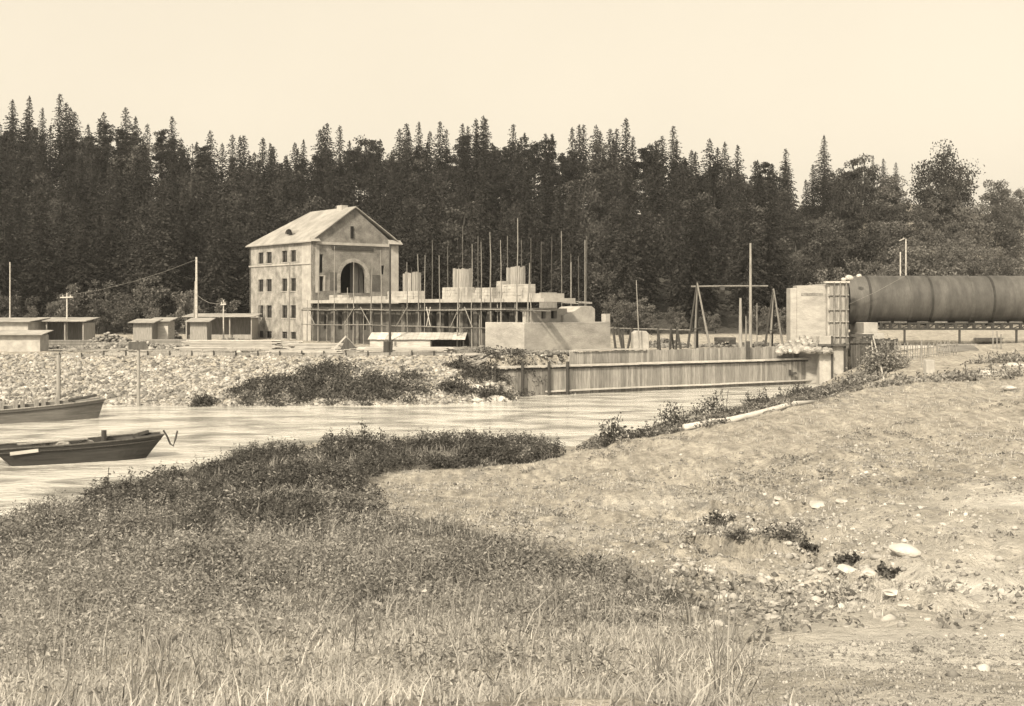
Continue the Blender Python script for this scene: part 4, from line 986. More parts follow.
# ------------------------------------------------------------------ barges
def barge(name, axis0, axis1, beam, hb, hm, hs, rake_b, rake_s, m, lb, grp):
    a, b = Vector(axis0), Vector(axis1); L_ = (b - a).length; rz = math.atan2(b.y - a.y, b.x - a.x)
    B = empty(name, (a.x, a.y, 0), rz, lb, 'barge', grp)
    n = 24; outer = []; inner = []
    for i in range(n + 1):
        t = i / n; x_ = L_ * t
        top = hm + (hb - hm) * max(0, (t - .3) / .7) ** 1.4 + (hs - hm) * max(0, (.3 - t) / .3) ** 2
        wid = beam / 2 * (1 - .55 * max(0, (t - .72) / .28) ** 1.7 - .2 * max(0, (.12 - t) / .12) ** 2)
        bx = x_
        bot = -.35
        xb = rake_s + (L_ - rake_s - rake_b) * t
        outer.append([(bx, -wid, top), (xb, -wid * .9, bot), (xb, wid * .9, bot), (bx, wid, top)])
        inner.append([(min(max(bx, .15), L_ - .15), -wid + .09, top - .02), (min(max(xb, rake_s + .1), L_ - rake_b - .1), -wid * .9 + .09, .12), (min(max(xb, rake_s + .1), L_ - rake_b - .1), wid * .9 - .09, .12), (min(max(bx, .15), L_ - .15), wid - .09, top - .02)])
    vs = [p for s in outer for p in s] + [p for s in inner for p in s]; o = (n + 1) * 4; fs = []
    for i in range(n):
        for j in range(3):
            fs.append((i * 4 + j, i * 4 + j + 1, i * 4 + j + 5, i * 4 + j + 4)); fs.append((o + i * 4 + j + 4, o + i * 4 + j + 5, o + i * 4 + j + 1, o + i * 4 + j))
        fs.append((i * 4, i * 4 + 4, o + i * 4 + 4, o + i * 4)); fs.append((o + i * 4 + 3, o + i * 4 + 7, i * 4 + 7, i * 4 + 3))
    fs += [(0, 3, 2, 1), (n * 4, n * 4 + 1, n * 4 + 2, n * 4 + 3), (o, o + 1, o + 2, o + 3), (o + n * 4 + 3, o + n * 4 + 2, o + n * 4 + 1, o + n * 4), (0, o, o + 3, 3), (n * 4, n * 4 + 3, o + n * 4 + 3, o + n * 4)]
    hull = MB().add(vs, fs).build('hull', m, B)
    for s in (0, 3):
        g = MB(); g.tube([Vector(outer[i][s]) + Vector((0, 0, .03)) for i in range(n + 1)], .05, 6); g.build('gunwale', M['dplank'] if m is M['hull'] else M['plank'], B)
    g = MB(); g.tube([Vector(outer[i][0]) * .86 + Vector(outer[i][1]) * .14 + Vector((0, -.03, 0)) for i in range(n + 1)], .035, 6); g.build('rubbing_strake', M['dpole'] , B)
    fl = MB()
    for i in range(3, n - 3):
        p, q = inner[i], inner[i + 1]; fl.box(p[1][0] + .01, q[1][0] - .01, p[1][1] * .97, p[2][1] * .97, .2, .25)
    fl.build('floor_boards', M['plank'], B)
    th = MB()
    for i in (6, 12, 18): p = outer[i]; th.box(p[0][0] - .13, p[0][0] + .13, p[0][1] + .1, p[3][1] - .1, p[0][2] - .26, p[0][2] - .2)
    th.build('thwart', M['plank'], B)
    dk = MB(); dk.add([Vector(outer[i][s]) + Vector((0, 0, -.012)) for i in (n - 4, n) for s in (0, 3)], [(0, 1, 3, 2)]); dk.build('fore_deck', M['hull'] if m is M['hull'] else M['plank'], B)
    return B, outer, L_
B, ou, Lb = barge('river_barge', atY(-9, 57.3), atY(162, 60.9), 2.3, 1.10, .84, .78, 1.15, 1.2, M['hull'], 'dark tarred wooden barge with a chained bow, nearest the weedy bank', 'barges')
MB().bar((Lb * .2, 0, .95), (Lb * .55, .15, 1.05), .5, .05).bar((Lb * .15, .3, .9), (Lb * .5, .45, 1.0), .4, .05).build('cargo_board', M['plank'], B)
MB().tube([(Lb * .66, .75, .3), (Lb * .66, .75, 1.35)], .13, 8).build('bollard', M['dpole'], B)
MB().bar((Lb * .84, .7, 1.02), (Lb * .93, .55, 1.22), .4, .14).build('bow_block', M['dpole'], B)
MB().bar((.75, -ou[3][0][1] * -1 - .05, .62), (2.0, ou[6][0][1] - .05, .72), .04, .16).build('pale_strake', M['lplank'], B)
ch = MB(); ch.tube([(Lb + .02, -.25, 1.32), (Lb + .2, -.3, 1.0), (Lb + .35, -.3, .62), (Lb + .5, -.3, .5), (Lb + .6, -.28, .8), (Lb + .72, -.25, 1.26)], .05, 6); ch.build('mooring_chain', M['diron'], B)
m = MB()
for i in range(9): m.tube([(-.1, -.5 + i * .1, 1.0), (-.35 - R(0, .2), -.6 + i * .1, .5), (-.25, -.7 + i * .12, .15 + R(0, .2))], .035, 5)
m.build('rope_coil', M['white_stone'], B)
for i, (t_, yy_, sz_) in enumerate(((.28, .3, .26), (.38, .1, .34), (.55, .35, .2))):
    w_ = B.matrix_basis @ Vector((Lb * t_, yy_, .83)); o = link('bundle', rock_mesh('bundle', sz_, 1.7, 1, .7, 400 + i, 2, .25), M['plank']); o.location = w_
    tag(o, ('small grey bundle lying near the stern of the dark barge', 'largest grey bundle lying amidships in the dark barge', 'smallest bundle just behind the bollard of the dark barge')[i], 'bundle', 'bundles in the dark barge')
B, ou, Lb = barge('river_barge', atY(-70, 76.5), atY(102, 82.5), 2.8, 1.28, .85, .9, .5, .5, M['hull2'], 'greyer barge with a row of rib stubs, moored at the stone bank', 'barges')
for t in (.28, .36, .44, .52, .58, .64, .70, .76): 
    i = int(t * 24); p = ou[i][3]; MB().bar((p[0], p[1] - .2, p[2] - .3), (p[0], p[1] - .2, p[2] + .32), .26).build('rib_stub', M['plank'], B)
MB().bar((Lb * .8, .3, 1.2), (Lb * .97, .2, 1.5), .35, .15).build('bow_block', M['dpole'], B)

# ------------------------------------------------------------------ foliage builders
def leafcards(c, nrm, size, asp=.55, rnd=rng):
    """diamond leaves: centres c (N,3), directions nrm (N,3), lengths size (N)"""
    n = len(c); d = nrm / (np.linalg.norm(nrm, axis=1, keepdims=True) + 1e-9)
    r = rnd.normal(size=(n, 3)); s = np.cross(d, r); s /= (np.linalg.norm(s, axis=1, keepdims=True) + 1e-9)
    up = np.cross(s, d); L_ = size[:, None]
    v = np.empty((n, 4, 3), np.float32)
    v[:, 0] = c - d * L_ * .5; v[:, 1] = c + s * L_ * asp * .5 + up * L_ * .08; v[:, 2] = c + d * L_ * .5 - up * L_ * .1; v[:, 3] = c - s * L_ * asp * .5 + up * L_ * .08
    return v.reshape(-1, 3), np.arange(n * 4).reshape(-1, 4)

def spruce_meshes(seed, H, Rm, low, dens=1., pw=.64):
    g = np.random.default_rng(seed); C, D, S = [], [], []
    z = low * H; a = 0.; lop = g.uniform(0, 6.28)
    while z < H - .2:
        t = (z - low * H) / (H - low * H); L0 = Rm * (1 - t) ** pw * (.6 + .4 * min(1, t * 6)) + .12
        a += 2.4 + g.normal() * .35
        Lb_ = L0 * g.uniform(.5, 1.2) * (1 + .18 * math.cos(a - lop)); ns = max(2, int(Lb_ / .36)); dr = g.uniform(.02, .16)
        for k in range(ns):
            u = (k + .7) / ns; r = u * Lb_; dz = dr * r - .16 * r * r / max(Lb_, .5) * (1 + .8 * (1 - t)) - .06
            for q in range(3):
                off = g.normal(size=3) * np.array([.14, .14, .14]) * (1.4 - u)
                C.append((r * math.cos(a) + off[0], r * math.sin(a) + off[1], z + dz + off[2]))
                sd = (q - 1) * g.uniform(.3, 1.2)
                D.append((math.cos(a + sd), math.sin(a + sd), -.25 + g.normal() * .3)); S.append(g.uniform(.40, .80) * (1 - .35 * t))
        z += g.uniform(.03, .095) / dens * (1 + .5 * t)
    for k in range(8): C.append((g.normal() * .05, g.normal() * .05, H - .5 + k * .07)); D.append((g.normal() * .5, g.normal() * .5, .9)); S.append(.32)
    v, q = leafcards(np.array(C), np.array(D), np.array(S), .46, g)
    cr = np_mesh('crown', v, q); cr.materials.append(M['spruce'])
    tm = MB().tube([(0, 0, -.5), (.05, 0, H * .4), (0, .03, H * .96)], [.2, .14, .02], 7)
    me = bpy.data.meshes.new('trunk'); me.from_pydata(tm.v, [], tm.f); me.update(); me.materials.append(M['bark'])
    return cr, me
def broad_meshes(seed, H, Rm, low, m, leaf=.34, nl=34, per=120):
    g = np.random.default_rng(seed); C, D, S = [], [], []; tm = MB()
    tm.tube([(0, 0, -.5), (.1, .05, H * .3), (.0, .15, H * .62)], [.2 + H * .008, .16, .07], 8)
    hc = H * (1 + low) / 2; hr = H * (1 - low) / 2
    for i in range(nl):
        d = g.normal(size=3); d /= np.linalg.norm(d); rr = g.uniform(.3, .9) if nl < 60 else g.uniform(.45, .98)
        c = np.array([d[0] * Rm * rr, d[1] * Rm * rr, hc + d[2] * hr * rr])
        s = g.uniform(.16, .34) * Rm
        if i % 3 == 0: tm.tube([(0, .05, H * g.uniform(.28, .5)), tuple(c * np.array([.5, .5, 1]) - np.array([0, 0, s * .8])), tuple(c)], [.09, .06, .02], 5)
        n = int(per * g.uniform(.6, 1.3)); e = g.normal(size=(n, 3)); e /= np.linalg.norm(e, axis=1, keepdims=True); rad = g.uniform(.45, 1.12, (n, 1)) * s
        C.append(c + e * rad * np.array([1.15, 1.15, .8])); D.append(e + g.normal(size=(n, 3)) * .7 - np.array([0, 0, .3])); S.append(g.uniform(.6, 1.3, n) * leaf)
    v, q = leafcards(np.concatenate(C), np.concatenate(D), np.concatenate(S), .62, g)
    cr = np_mesh('crown', v, q); cr.materials.append(m)
    me = bpy.data.meshes.new('trunk'); me.from_pydata(tm.v, [], tm.f); me.update(); me.materials.append(M['bark'])
    return cr, me
SP = [spruce_meshes(100 + i, h, r, l, 1., .62 + .05 * i) for i, (h, r, l) in enumerate(((21, 4.0, .10), (22, 4.2, .14), (19, 3.8, .06), (21.5, 3.7, .12), (18, 3.9, .05), (21.5, 4.5, .16)))]
BR = [broad_meshes(200 + i, h, r, l, M['leaf']) for i, (h, r, l) in enumerate(((12, 3.6, .12), (14, 3.3, .12), (10, 3.4, .08)))]
PB = [broad_meshes(230 + i, h, r, l, M['pleaf'], .32, 26, 110) for i, (h, r, l) in enumerate(((9, 3.2, .1), (7, 2.8, .05)))]

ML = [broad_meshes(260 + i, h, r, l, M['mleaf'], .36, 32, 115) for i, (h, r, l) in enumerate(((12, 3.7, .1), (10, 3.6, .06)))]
PI = [broad_meshes(280 + i, h, r, l, M['spruce'], .38, 38, 110) for i, (h, r, l) in enumerate(((20, 3.2, .30), (19, 2.8, .22), (21, 3.0, .38)))]
def plant_tree(name, meshes, x_, y_, s, lb, cat, grp, sz=None):
    z = gz1(x_, y_); t = empty(name, (x_, y_, z - .1), R(0, 6.28), lb, cat, grp); t.scale = (s * R(.9, 1.12), s * R(.9, 1.12), sz or s)
    link('crown', meshes[0], None, t); link('trunk', meshes[1], None, t)
    return t
def zone(px):
    return ('left of the gabled house' if px < 238 else 'behind the gabled house' if px < 405 else 'behind the unfinished hall' if px < 600 else 'behind the mast and tripods' if px < 795 else 'above the iron roller')
spots = []
def far_enough(x_, y_, d): return all((x_ - a) ** 2 + (y_ - b) ** 2 > d * d for a, b in spots)
cnt = 0
# the skyline row first, then the slope from front to back
def row(pa, pb, yo0, yo1, n, dmin, kind, place, smin=.9, smax=1.15):
    global cnt
    k = 0; tries = 0
    while k < n and tries < n * 30:
        tries += 1
        px = R(pa, pb); yf = np.interp(px, [-400, 780, 860, 1024, 1400], [176, 176, 185, 225, 260]); y_ = yf + R(yo0, yo1); x_ = (px - 512) / F * y_
        if not far_enough(x_, y_, dmin): continue
        spots.append((x_, y_)); k += 1; zn = zone(px)
        if kind == 'spruce':
            plant_tree('spruce_tree', random.choice(SP), x_, y_, R(smin, smax) * (.9 if px > 775 else 1), f'dark pointed spruce {place} {zn}', 'spruce', f'spruces {place} {zn}')
        elif kind == 'broad':
            if (px > 850 and random.random() < (px - 840) / 110) or (px < 170 and random.random() < .6):  # haze painted as paler crowns, more of them towards the right edge
                plant_tree('broadleaf_tree', random.choice(ML), x_, y_, R(smin, smax), f'haze-paled broadleaf tree {place} {zn}', 'tree', f'haze-paled broadleaf trees {place} {zn}')
            else: plant_tree('broadleaf_tree', random.choice(BR), x_, y_, R(smin, smax), f'rounded broadleaf tree {place} {zn}', 'tree', f'broadleaf trees {place} {zn}')
        elif kind == 'pine':
            plant_tree('pine_tree', random.choice(PI), x_, y_, R(smin, smax), f'dark round-topped pine {place} {zn}', 'pine', f'pines {place} {zn}')
        else:
            plant_tree('young_tree', random.choice(PB), x_, y_, R(smin, smax), f'pale young leafy tree {place} {zn}', 'tree', f'pale young trees {place} {zn}')
row(-60, 790, 62, 78, 76, 1.9, 'pine', 'on the skyline', .70, .84)
row(-60, 790, 64, 80, 96, 1.8, 'spruce', 'on the skyline', .80, .95)
row(-60, 790, 0, 8, 32, 4.0, 'spruce', 'at the front edge of the forest', .85, 1.05)
row(-60, 785, 8, 38, 66, 4.2, 'spruce', 'on the middle slope', .8, 1.0)
row(-60, 785, 38, 64, 80, 3.6, 'spruce', 'high on the slope', .75, 1.0)
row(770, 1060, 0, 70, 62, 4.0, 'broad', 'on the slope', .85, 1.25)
row(-60, 790, 4, 60, 56, 3.0, 'broad', 'among the spruces', 1.0, 1.45)
row(100, 790, 64, 78, 12, 2.6, 'broad', 'rounding out the skyline of spruces', 1.15, 1.5)
row(775, 905, 40, 76, 12, 3.4, 'spruce', 'standing out of the broadleaf wood', .55, .8)
row(-60, 235, -6, 3, 22, 3.5, 'young', 'at the foot of the forest', .6, 1.1)
row(600, 790, -10, -1, 12, 3.5, 'young', 'at the foot of the forest', .4, .75)
row(790, 1060, -8, 6, 16, 4.0, 'young', 'at the foot of the forest', .7, 1.2)
# the large round tree on the right hill
bt = [broad_meshes(301 + i, 15, 7.6, .12, M['leaf'], .42, 64, 130) for i in range(1)][0]
px, yy = 943, 262.; x_ = (px - 512) / F * yy; zg_ = gz1(x_, yy)
t = plant_tree('broadleaf_tree', bt, x_, yy, 1., 'broad round-topped tree standing on the right skyline', 'tree', None, (zpy(150, yy) - zg_) / 14.2); t.rotation_euler = (0, 0, 1.0)
sp2 = plant_tree('spruce_tree', SP[2], (873 - 512) / F * 255, 255., .5, 'small slender spruce on the skyline left of the broad round tree', 'spruce', None); sp2.scale.z = (zpy(155, 255) - sp2.location.z) / 19

# ------------------------------------------------------------------ bushes
def bush(name, p, w_, d_, h, n, lb, m='bush', leaf=.14, grp=None, sprigs=6, rz=0.):
    g = np.random.default_rng(int(abs(p.x * 131 + p.y * 17)) + n); C, D, S = [], [], []
    nc = max(6, int(w_ * d_ * (1.0 if w_ * d_ > 40 else 2.2))); 
    for i in range(nc):
        a = g.uniform(0, 6.28); r = g.uniform(0, 1) ** .5; cx, cy = r * math.cos(a) * w_ / 2, r * math.sin(a) * d_ / 2
        ch_ = h * (1 - .65 * r * r) * g.uniform(.55, 1.1); k = max(8, n // nc); rr = g.uniform(.25, .5) * min(1., h)
        gl = gz1(p.x + cx * math.cos(rz) - cy * math.sin(rz), p.y + cx * math.sin(rz) + cy * math.cos(rz)) - p.z
        e = g.normal(size=(k, 3)) * np.array([rr, rr, .33 * ch_]); c = e + np.array([cx, cy, gl + ch_ * .55]); c[:, 2] = np.maximum(c[:, 2], gl + .02)
        C.append(c); D.append(g.normal(size=(k, 3)) * .8 + np.array([0, 0, .25])); S.append(g.uniform(.6, 1.4, k) * leaf)
    sts = []
    for i in range(sprigs):
        a = g.uniform(0, 6.28); r = g.uniform(0, .85); cx, cy = r * math.cos(a) * w_ / 2, r * math.sin(a) * d_ / 2; hh = h * g.uniform(.9, 1.5)
        gl = gz1(p.x + cx * math.cos(rz) - cy * math.sin(rz), p.y + cx * math.sin(rz) + cy * math.cos(rz)) - p.z
        lx, ly = g.normal() * .15 * h, g.normal() * .1 * h
        sts.append(MB().tube([(cx, cy, gl), (cx + lx * .4, cy + ly * .4, gl + hh * .6), (cx + lx, cy + ly, gl + hh)], [.02, .015, .008], 4))
        u = g.uniform(.4, 1, 16)[:, None]; C.append(np.array([cx, cy, gl]) + u * np.array([lx, ly, hh]) + g.normal(size=(16, 3)) * .09); D.append(g.normal(size=(16, 3))); S.append(g.uniform(.7, 1.3, 16) * leaf)
    v, q = leafcards(np.concatenate(C), np.concatenate(D), np.concatenate(S), .55, g)
    b = empty(name, p, rz, lb, 'bush', grp)
    link('foliage', np_mesh('foliage', v, q), M[m], b)
    for st in sts: st.build('stem', M['bark'], b)
    return b
# far bank
for px, py, w_, d_, h, n, lb in ((272, 394, 6.5, 8, 1.1, 3800, 'low dark bush at the left end of the bushes on the stone bank'), (335, 386, 7.5, 10, 1.5, 6500, 'large rounded dark bush in the middle of the stone bank'), (388, 390, 6.5, 9, 1.1, 4200, 'dark bush right of the large rounded bush on the stone bank'),
                                 (203, 407, 1.5, 1.3, .9, 900, 'single small dark bush at the waterline of the stone bank'), (462, 368, 2.2, 1.6, .9, 900, 'small dark bush at the top of the bank under the lumber'), (487, 378, 4, 3, 1.1, 2200, 'ragged bush sloping down beside the left end of the plank wall'),
                                 (455, 392, 3, 2.2, 1.0, 1300, 'thin dark bush between pale stones right of the large bushes'), (527, 397, 4.0, 2.0, 1.3, 2200, 'dark bush at the waterline against the plank wall'), (497, 397, 3, 2, .9, 1200, 'low bush beside the big boulder at the waterline')):
    bush('bank_bush', gpt(px, py, 86), w_, d_, h, n, lb, 'bush', .2, 'bushes on the far bank', 4)
for px, py, s, lb in ((500, 401, .75, 'big flat grey boulder at the waterline before the plank wall'), (478, 388, .45, 'white tilted stone among bushes above the waterline boulder'), (466, 392, .35, 'small white stone left of the tilted white stone'), (477, 401, .35, 'pale stone at the waterline left of the big boulder'), (281, 382, .35, 'single white stone in the bushes of the far bank')):
    p = gpt(px, py, 86); o = link('boulder', rock_mesh('boulder', s, 1.4, 1, .6, int(px), 2, .25), M['stone'] if px == 500 else M['white_stone']); o.location = p; tag(o, lb, 'boulder')
# near strip by the water
for px, py, w_, d_, h, n, lb in ((672, 428, 1.9, 1.5, 1.3, 420, 'dark sparse bush at the left end of the bleached log'), (712, 414, 3.0, 1.6, 1.1, 560, 'dark ragged bush behind the bleached log'), (757, 404, 3.0, 1.5, .9, 500, 'row of dark weeds behind the right half of the bleached log'),
                                 (612, 444, 1.5, 1.0, .8, 260, 'small twiggy bush at the water left of the dark sparse bush'), (640, 441, 1.4, 1.0, .5, 200, 'low tuft between the twiggy bush and the dark sparse bush'), (795, 396, 3.2, 1.5, .7, 450, 'low bush at the water below the right end of the plank wall')):
    bush('shore_bush', gpt(px, py, 55), w_, d_, h, n, lb, 'bush', .17, 'bushes along the near shore', 7)
for px, py, w_, d_, h, n, lb in ((882, 374, 3.4, 2.6, 2.3, 3000, 'tall dark bush leaning over the dark plank screen'), (855, 386, 4, 2.5, .9, 1500, 'low grey bush at the foot of the pier'), (897, 384, 5, 3, .4, 800, 'low scrub right of the tall dark bush by the screen'), (985, 378, 6, 4, .7, 1500, 'low wide grey bush with pale stones right of the stone block'), (1005, 362, 4.5, 3, .7, 900, 'greyish bush behind the low wide bush by the right edge')):
    bush('scrub_bush', gpt(px, py, 55), w_, d_, h, n, lb, 'weed', .2, 'scrub by the roller', 4)
for px, py, s, lb in ((982, 375, .5, 'white flat stone before the low wide bush'), (1008, 366, .5, 'pale flat stone between the two bushes by the right edge'), (1005, 388, .25, 'small pale stone below the low wide bush')):
    p = gpt(px, py, 55); o = link('boulder', rock_mesh('boulder', s, 1.5, .9, .5, int(px), 2, .3), M['stone']); o.location = p + Vector((0, -.6, .05)); tag(o, lb, 'boulder')

for px, py, w_, d_, h, n, lb in ((775, 546, 1.1, .7, .45, 500, 'dark clump added as shade in the larger hollow of the bare slope'), (714, 524, .8, .5, .35, 300, 'dark clump added as shade at the left end of the cut in the bare slope'), (738, 549, 1.3, .5, .25, 420, 'thin dark fringe added as shade along the middle of the cut in the bare slope'), (806, 560, .9, .4, .22, 300, 'small dark fringe added as shade between the hollow and the white stone'), (843, 567, 1.0, .35, .2, 320, 'dark fringe added as shade just above the white stone under the cut'), (880, 577, .8, .3, .16, 200, 'faint dark fringe added as shade at the right end of the cut'), (352, 489, 1.8, 1.2, .6, 900, 'dark clump added as undercut shade at the shoulder of the weedy mound')):
    bush('undercut_shade_clump', gpt(px, py, 10), w_, d_, h, n, lb, 'bush', .09, 'dark clumps for the shade at the turf cuts', 0)  # dark leaves added to stand in for the shade under the turf edges
# bleached logs
def log(pa, pb, r, lb):
    a, b = gpt(*pa, 55), gpt(*pb, 55); n = 7; pts = []
    for i in range(n):
        t = i / (n - 1); p = a.lerp(b, t); pts.append((p.x + R(-.08, .08), p.y + R(-.08, .08), gz1(p.x, p.y) + r * .75 + .02))
    s = empty('driftwood_log', (0, 0, 0), 0, lb, 'log', 'bleached logs')
    MB().tube(pts, [r * q for q in (.9, 1, .95, .9, .8, .7, .5)], 10).build('trunk', M['lplank'], s, smooth=True)
    q = Vector(pts[2]); MB().tube([q, q + Vector((.3, -.5, .25))], [r * .4, r * .2], 6).build('branch_stub', M['lplank'], s)
log((684, 431), (814, 405), .17, 'long bleached log lying along the near shore'); log((708, 430), (746, 424), .2, 'short thick bleached log in front of the long one'); log((205, 497), (300, 492), .06, 'thin pale pole lying in the weeds by the water')

# foreground stones
for px, py, s, sx, lb in ((905, 554, .21, 1.35, 'smooth white oval stone on the bare slope'), (848, 570, .16, 1.1, 'white stone under the eroded cut'), (868, 572, .12, 1.2, 'small grey stone right of the white stone under the cut'), (845, 502, .16, 1.5, 'pale flat stone on the bare slope above the cut'),
                          (922, 508, .16, 1, 'pale lumpy stone high on the bare slope'), (893, 592, .10, 1.3, 'pale stone below the right end of the cut'), (905, 606, .09, 1.3, 'lowest pale stone on the crumbled slope'), (780, 499, .12, 1.4, 'small pale stone on the middle slope'), (822, 505, .2, 1.6, 'pale clod beside the flat stone on the slope')):
    p = gpt(px, py); o = link('field_stone', rock_mesh('field_stone', s, sx, .95, .55, int(px * 3 + py), 2 if px != 905 or py > 560 else 3, .08 if px == 905 and py < 560 else .36), M['white_stone'] if s > .2 or px == 848 else M['stone'])
    o.location = p + Vector((0, 0, s * (.18 if px == 905 and py < 560 else -.12))); o.rotation_euler = (.1, .15, R(-.4, .4)); tag(o, lb, 'stone', 'stones on the bare slope')

# clods and pebbles of the crumbled slope
N = 26000
px_ = rng.uniform(560, 1080, N); yq = rng.uniform(8, 46, N); Xq = (px_ - 512) / F * yq; Zq = gz(Xq, yq); pxq, pyq = project(Xq, yq, Zq)
dens = np.clip(np.exp(-((pxq - 790) / 120) ** 2 - ((pyq - 560) / 42) ** 2) * (.6 + 1.6 * fbm(Xq * .9, yq * .9, 3)), 0, 1) + .02 + .05 * (fbm(Xq * .5 + 4, yq * .5, 3) > .25)
ok = rng.random(N) < dens
P = np.stack([Xq, yq, Zq], -1)[ok]; S_ = rng.gamma(1.5, .020, len(P)) + .012
o = stones('clods', P, np.minimum(S_, .11) * np.interp(yq[ok], [5, 14], [.3, 1]), mat('earth clods', .20, .42, scale=2, island=.3, bump=.02)); tag(o, 'crumbled earth clods and pebbles over the bare slope', 'clods')

N = 40000
px_ = rng.uniform(340, 1080, N); yq = np.sqrt(rng.uniform(4.8 ** 2, 44 ** 2, N)); Xq = (px_ - 512) / F * yq; Zq = gz(Xq, yq); pxq, pyq = project(Xq, yq, Zq)
ok = inpoly(pxq, pyq, SLOPE) & (rng.random(N) < np.clip(.45 + 1.3 * fbm(Xq * .5 + 60, yq * .5, 3), .05, 1))
P = np.stack([Xq, yq, Zq], -1)[ok]; S_ = np.clip(rng.gamma(1.5, .011, len(P)) + .008, 0, .07) * np.interp(yq[ok], [5, 30], [.6, 1.5])
g_ = np.random.default_rng(5); ico = np.array([(0, 0, 1), (.9, 0, .1), (.1, .9, 0), (-.9, .1, .1), (0, -.9, 0), (0, 0, -.6)], np.float32); tri_ = np.array([(0, 1, 2), (0, 2, 3), (0, 3, 4), (0, 4, 1), (5, 2, 1), (5, 3, 2), (5, 4, 3), (5, 1, 4)])
v_ = (ico[None] * g_.uniform(.6, 1.3, (len(P), 6, 1)) * S_[:, None, None] * g_.uniform(.7, 1.3, (len(P), 1, 3))); an = g_.uniform(0, 6.28, len(P))[:, None]
v_ = np.stack([v_[..., 0] * np.cos(an) - v_[..., 1] * np.sin(an), v_[..., 0] * np.sin(an) + v_[..., 1] * np.cos(an), v_[..., 2] * .8], -1) + P[:, None]
tag(link('pebbles', np_mesh('pebbles', v_.reshape(-1, 3), None, (tri_[None] + np.arange(len(P))[:, None, None] * 6).reshape(-1, 3)), mat('pebbles', .13, .30, scale=2, island=.5)), 'fine pebbles and crumbs of soil over the bare slope', 'pebbles', None, 'stuff')

N = 16000
yq = np.sqrt(rng.uniform(4.9 ** 2, 11 ** 2, N)); px_ = rng.uniform(640, 1080, N); Xq = (px_ - 512) / F * yq; Zq = gz(Xq, yq)
P = np.stack([Xq, yq, Zq], -1); S_ = np.clip(rng.gamma(1.4, .0035, N) + .0025, 0, .022)
v_ = (ico[None] * g_.uniform(.6, 1.3, (N, 6, 1)) * S_[:, None, None] * g_.uniform(.7, 1.3, (N, 1, 3))) + P[:, None]
tag(link('pebbles', np_mesh('pebbles', v_.reshape(-1, 3), None, (tri_[None] + np.arange(N)[:, None, None] * 6).reshape(-1, 3)), bpy.data.materials['pebbles']), 'fine grit on the pale ground at the bottom right', 'pebbles', None, 'stuff')

M['turf'] = mat('turf', .16, .32, scale=3, bump=.03, fine=.3)

# ------------------------------------------------------------------ weeds and grass
def scatter(n, poly, y0, y1, pxa, pxb, pw=1.):
    u = rng.random(n); Y = np.sqrt(y0 ** 2 + u * (y1 ** 2 - y0 ** 2)); px = rng.uniform(pxa, pxb, n); X = (px - 512) / F * Y; Z = gz(X, Y)
    a, b = project(X, Y, Z); ok = (Z > .03)
    if poly is not None: ok &= inpoly(a, b, poly)
    return X[ok], Y[ok], Z[ok], a[ok], b[ok]
def weed_patch(name, X, Y, Z, h, nl, leaf, spread, m, lb, asp=.5):
    n = len(X); k = nl
    a = rng.uniform(0, 6.28, (n, k)); r = spread[:, None] * rng.random((n, k)) ** .6; zz = h[:, None] * (1 - .55 * (r / spread[:, None]) ** 2) * rng.uniform(.25, 1.05, (n, k))
    C = np.stack([X[:, None] + r * np.cos(a), Y[:, None] + r * np.sin(a), Z[:, None] + zz], -1).reshape(-1, 3)
    D = np.stack([np.cos(a), np.sin(a), rng.normal(.0, .55, (n, k))], -1).reshape(-1, 3) + rng.normal(size=(n * k, 3)) * .35
    S = (leaf[:, None] * rng.uniform(.55, 1.4, (n, k))).reshape(-1)
    v, q = leafcards(C, D, S, asp); return tag(link(name, np_mesh(name, v, q), m), lb, 'weeds', None, 'stuff')
X, Y, Z, a, b = scatter(30000, WEEDS, 5.2, 60, -40, 780)
patch = fbm(X * .35 + 9, Y * .35, 3)
edge = b - np.interp(a, [0, 372, 430, 505, 625, 740], [0, 500, 520, 542, 580, 640])      # how far inside the ragged right border
edge = np.where((a < 372) | (b < 488), 99, edge)
keep = (rng.random(len(X)) < np.clip(.9 + 1.4 * patch + 1.2 * fbm(X * .75 + 13, Y * .55, 3), .06, 1)) & (rng.random(len(X)) < np.interp(b, [520, 600, 650, 700], [1, .75, .45, .22])) & (rng.random(len(X)) < sstep(-10, 45, edge + 70 * fbm(X * .7, Y * .7, 3)) * np.where((a > 430) & (b > 520), .75, 1))
X, Y, Z, a, b = X[keep], Y[keep], Z[keep], a[keep], b[keep]
clump = fbm(X * .75 + 13, Y * .55, 3)
hh = rng.uniform(.2, .6, len(X)) * np.interp(Y, [8, 25, 45], [.5, .8, 1.15]) * np.clip(1 + 2.4 * clump, .22, 2.5)
tone = .35 * clump + .7 * fbm(X * .3 + 30, Y * .3, 4) + np.interp(b, [450, 490, 560, 640], [-.46, -.30, -.04, .60]) + np.interp(a, [0, 200], [.3, 0]) + rng.normal(0, .2, len(X))
for nm, mk, k, lb in (('weeds', 'bush', tone < -.10, 'dark leafy weeds on the crest of the near bank by the river'), ('weeds', 'weed', (tone >= -.10) & (tone < .3), 'knee high grey-green weeds covering the near bank'), ('weeds', 'pweed', tone >= .3, 'pale bleached weeds at the lower edge of the weedy bank')):
    n = k.sum(); kind = rng.random(n); tall = kind < .22; fine = kind > .6
    lf = np.interp(Y[k], [6, 20, 45], [.036, .07, .11]) * np.where(tall, .8, np.where(fine, .6, 1.15))
    weed_patch(nm, X[k], Y[k], Z[k], np.minimum(hh[k], .85) * np.where(tall, 1.25, np.where(fine, .8, 1)), 58, lf, np.where(tall, .13, rng.uniform(.2, .48, n)), M[mk], lb, .36)
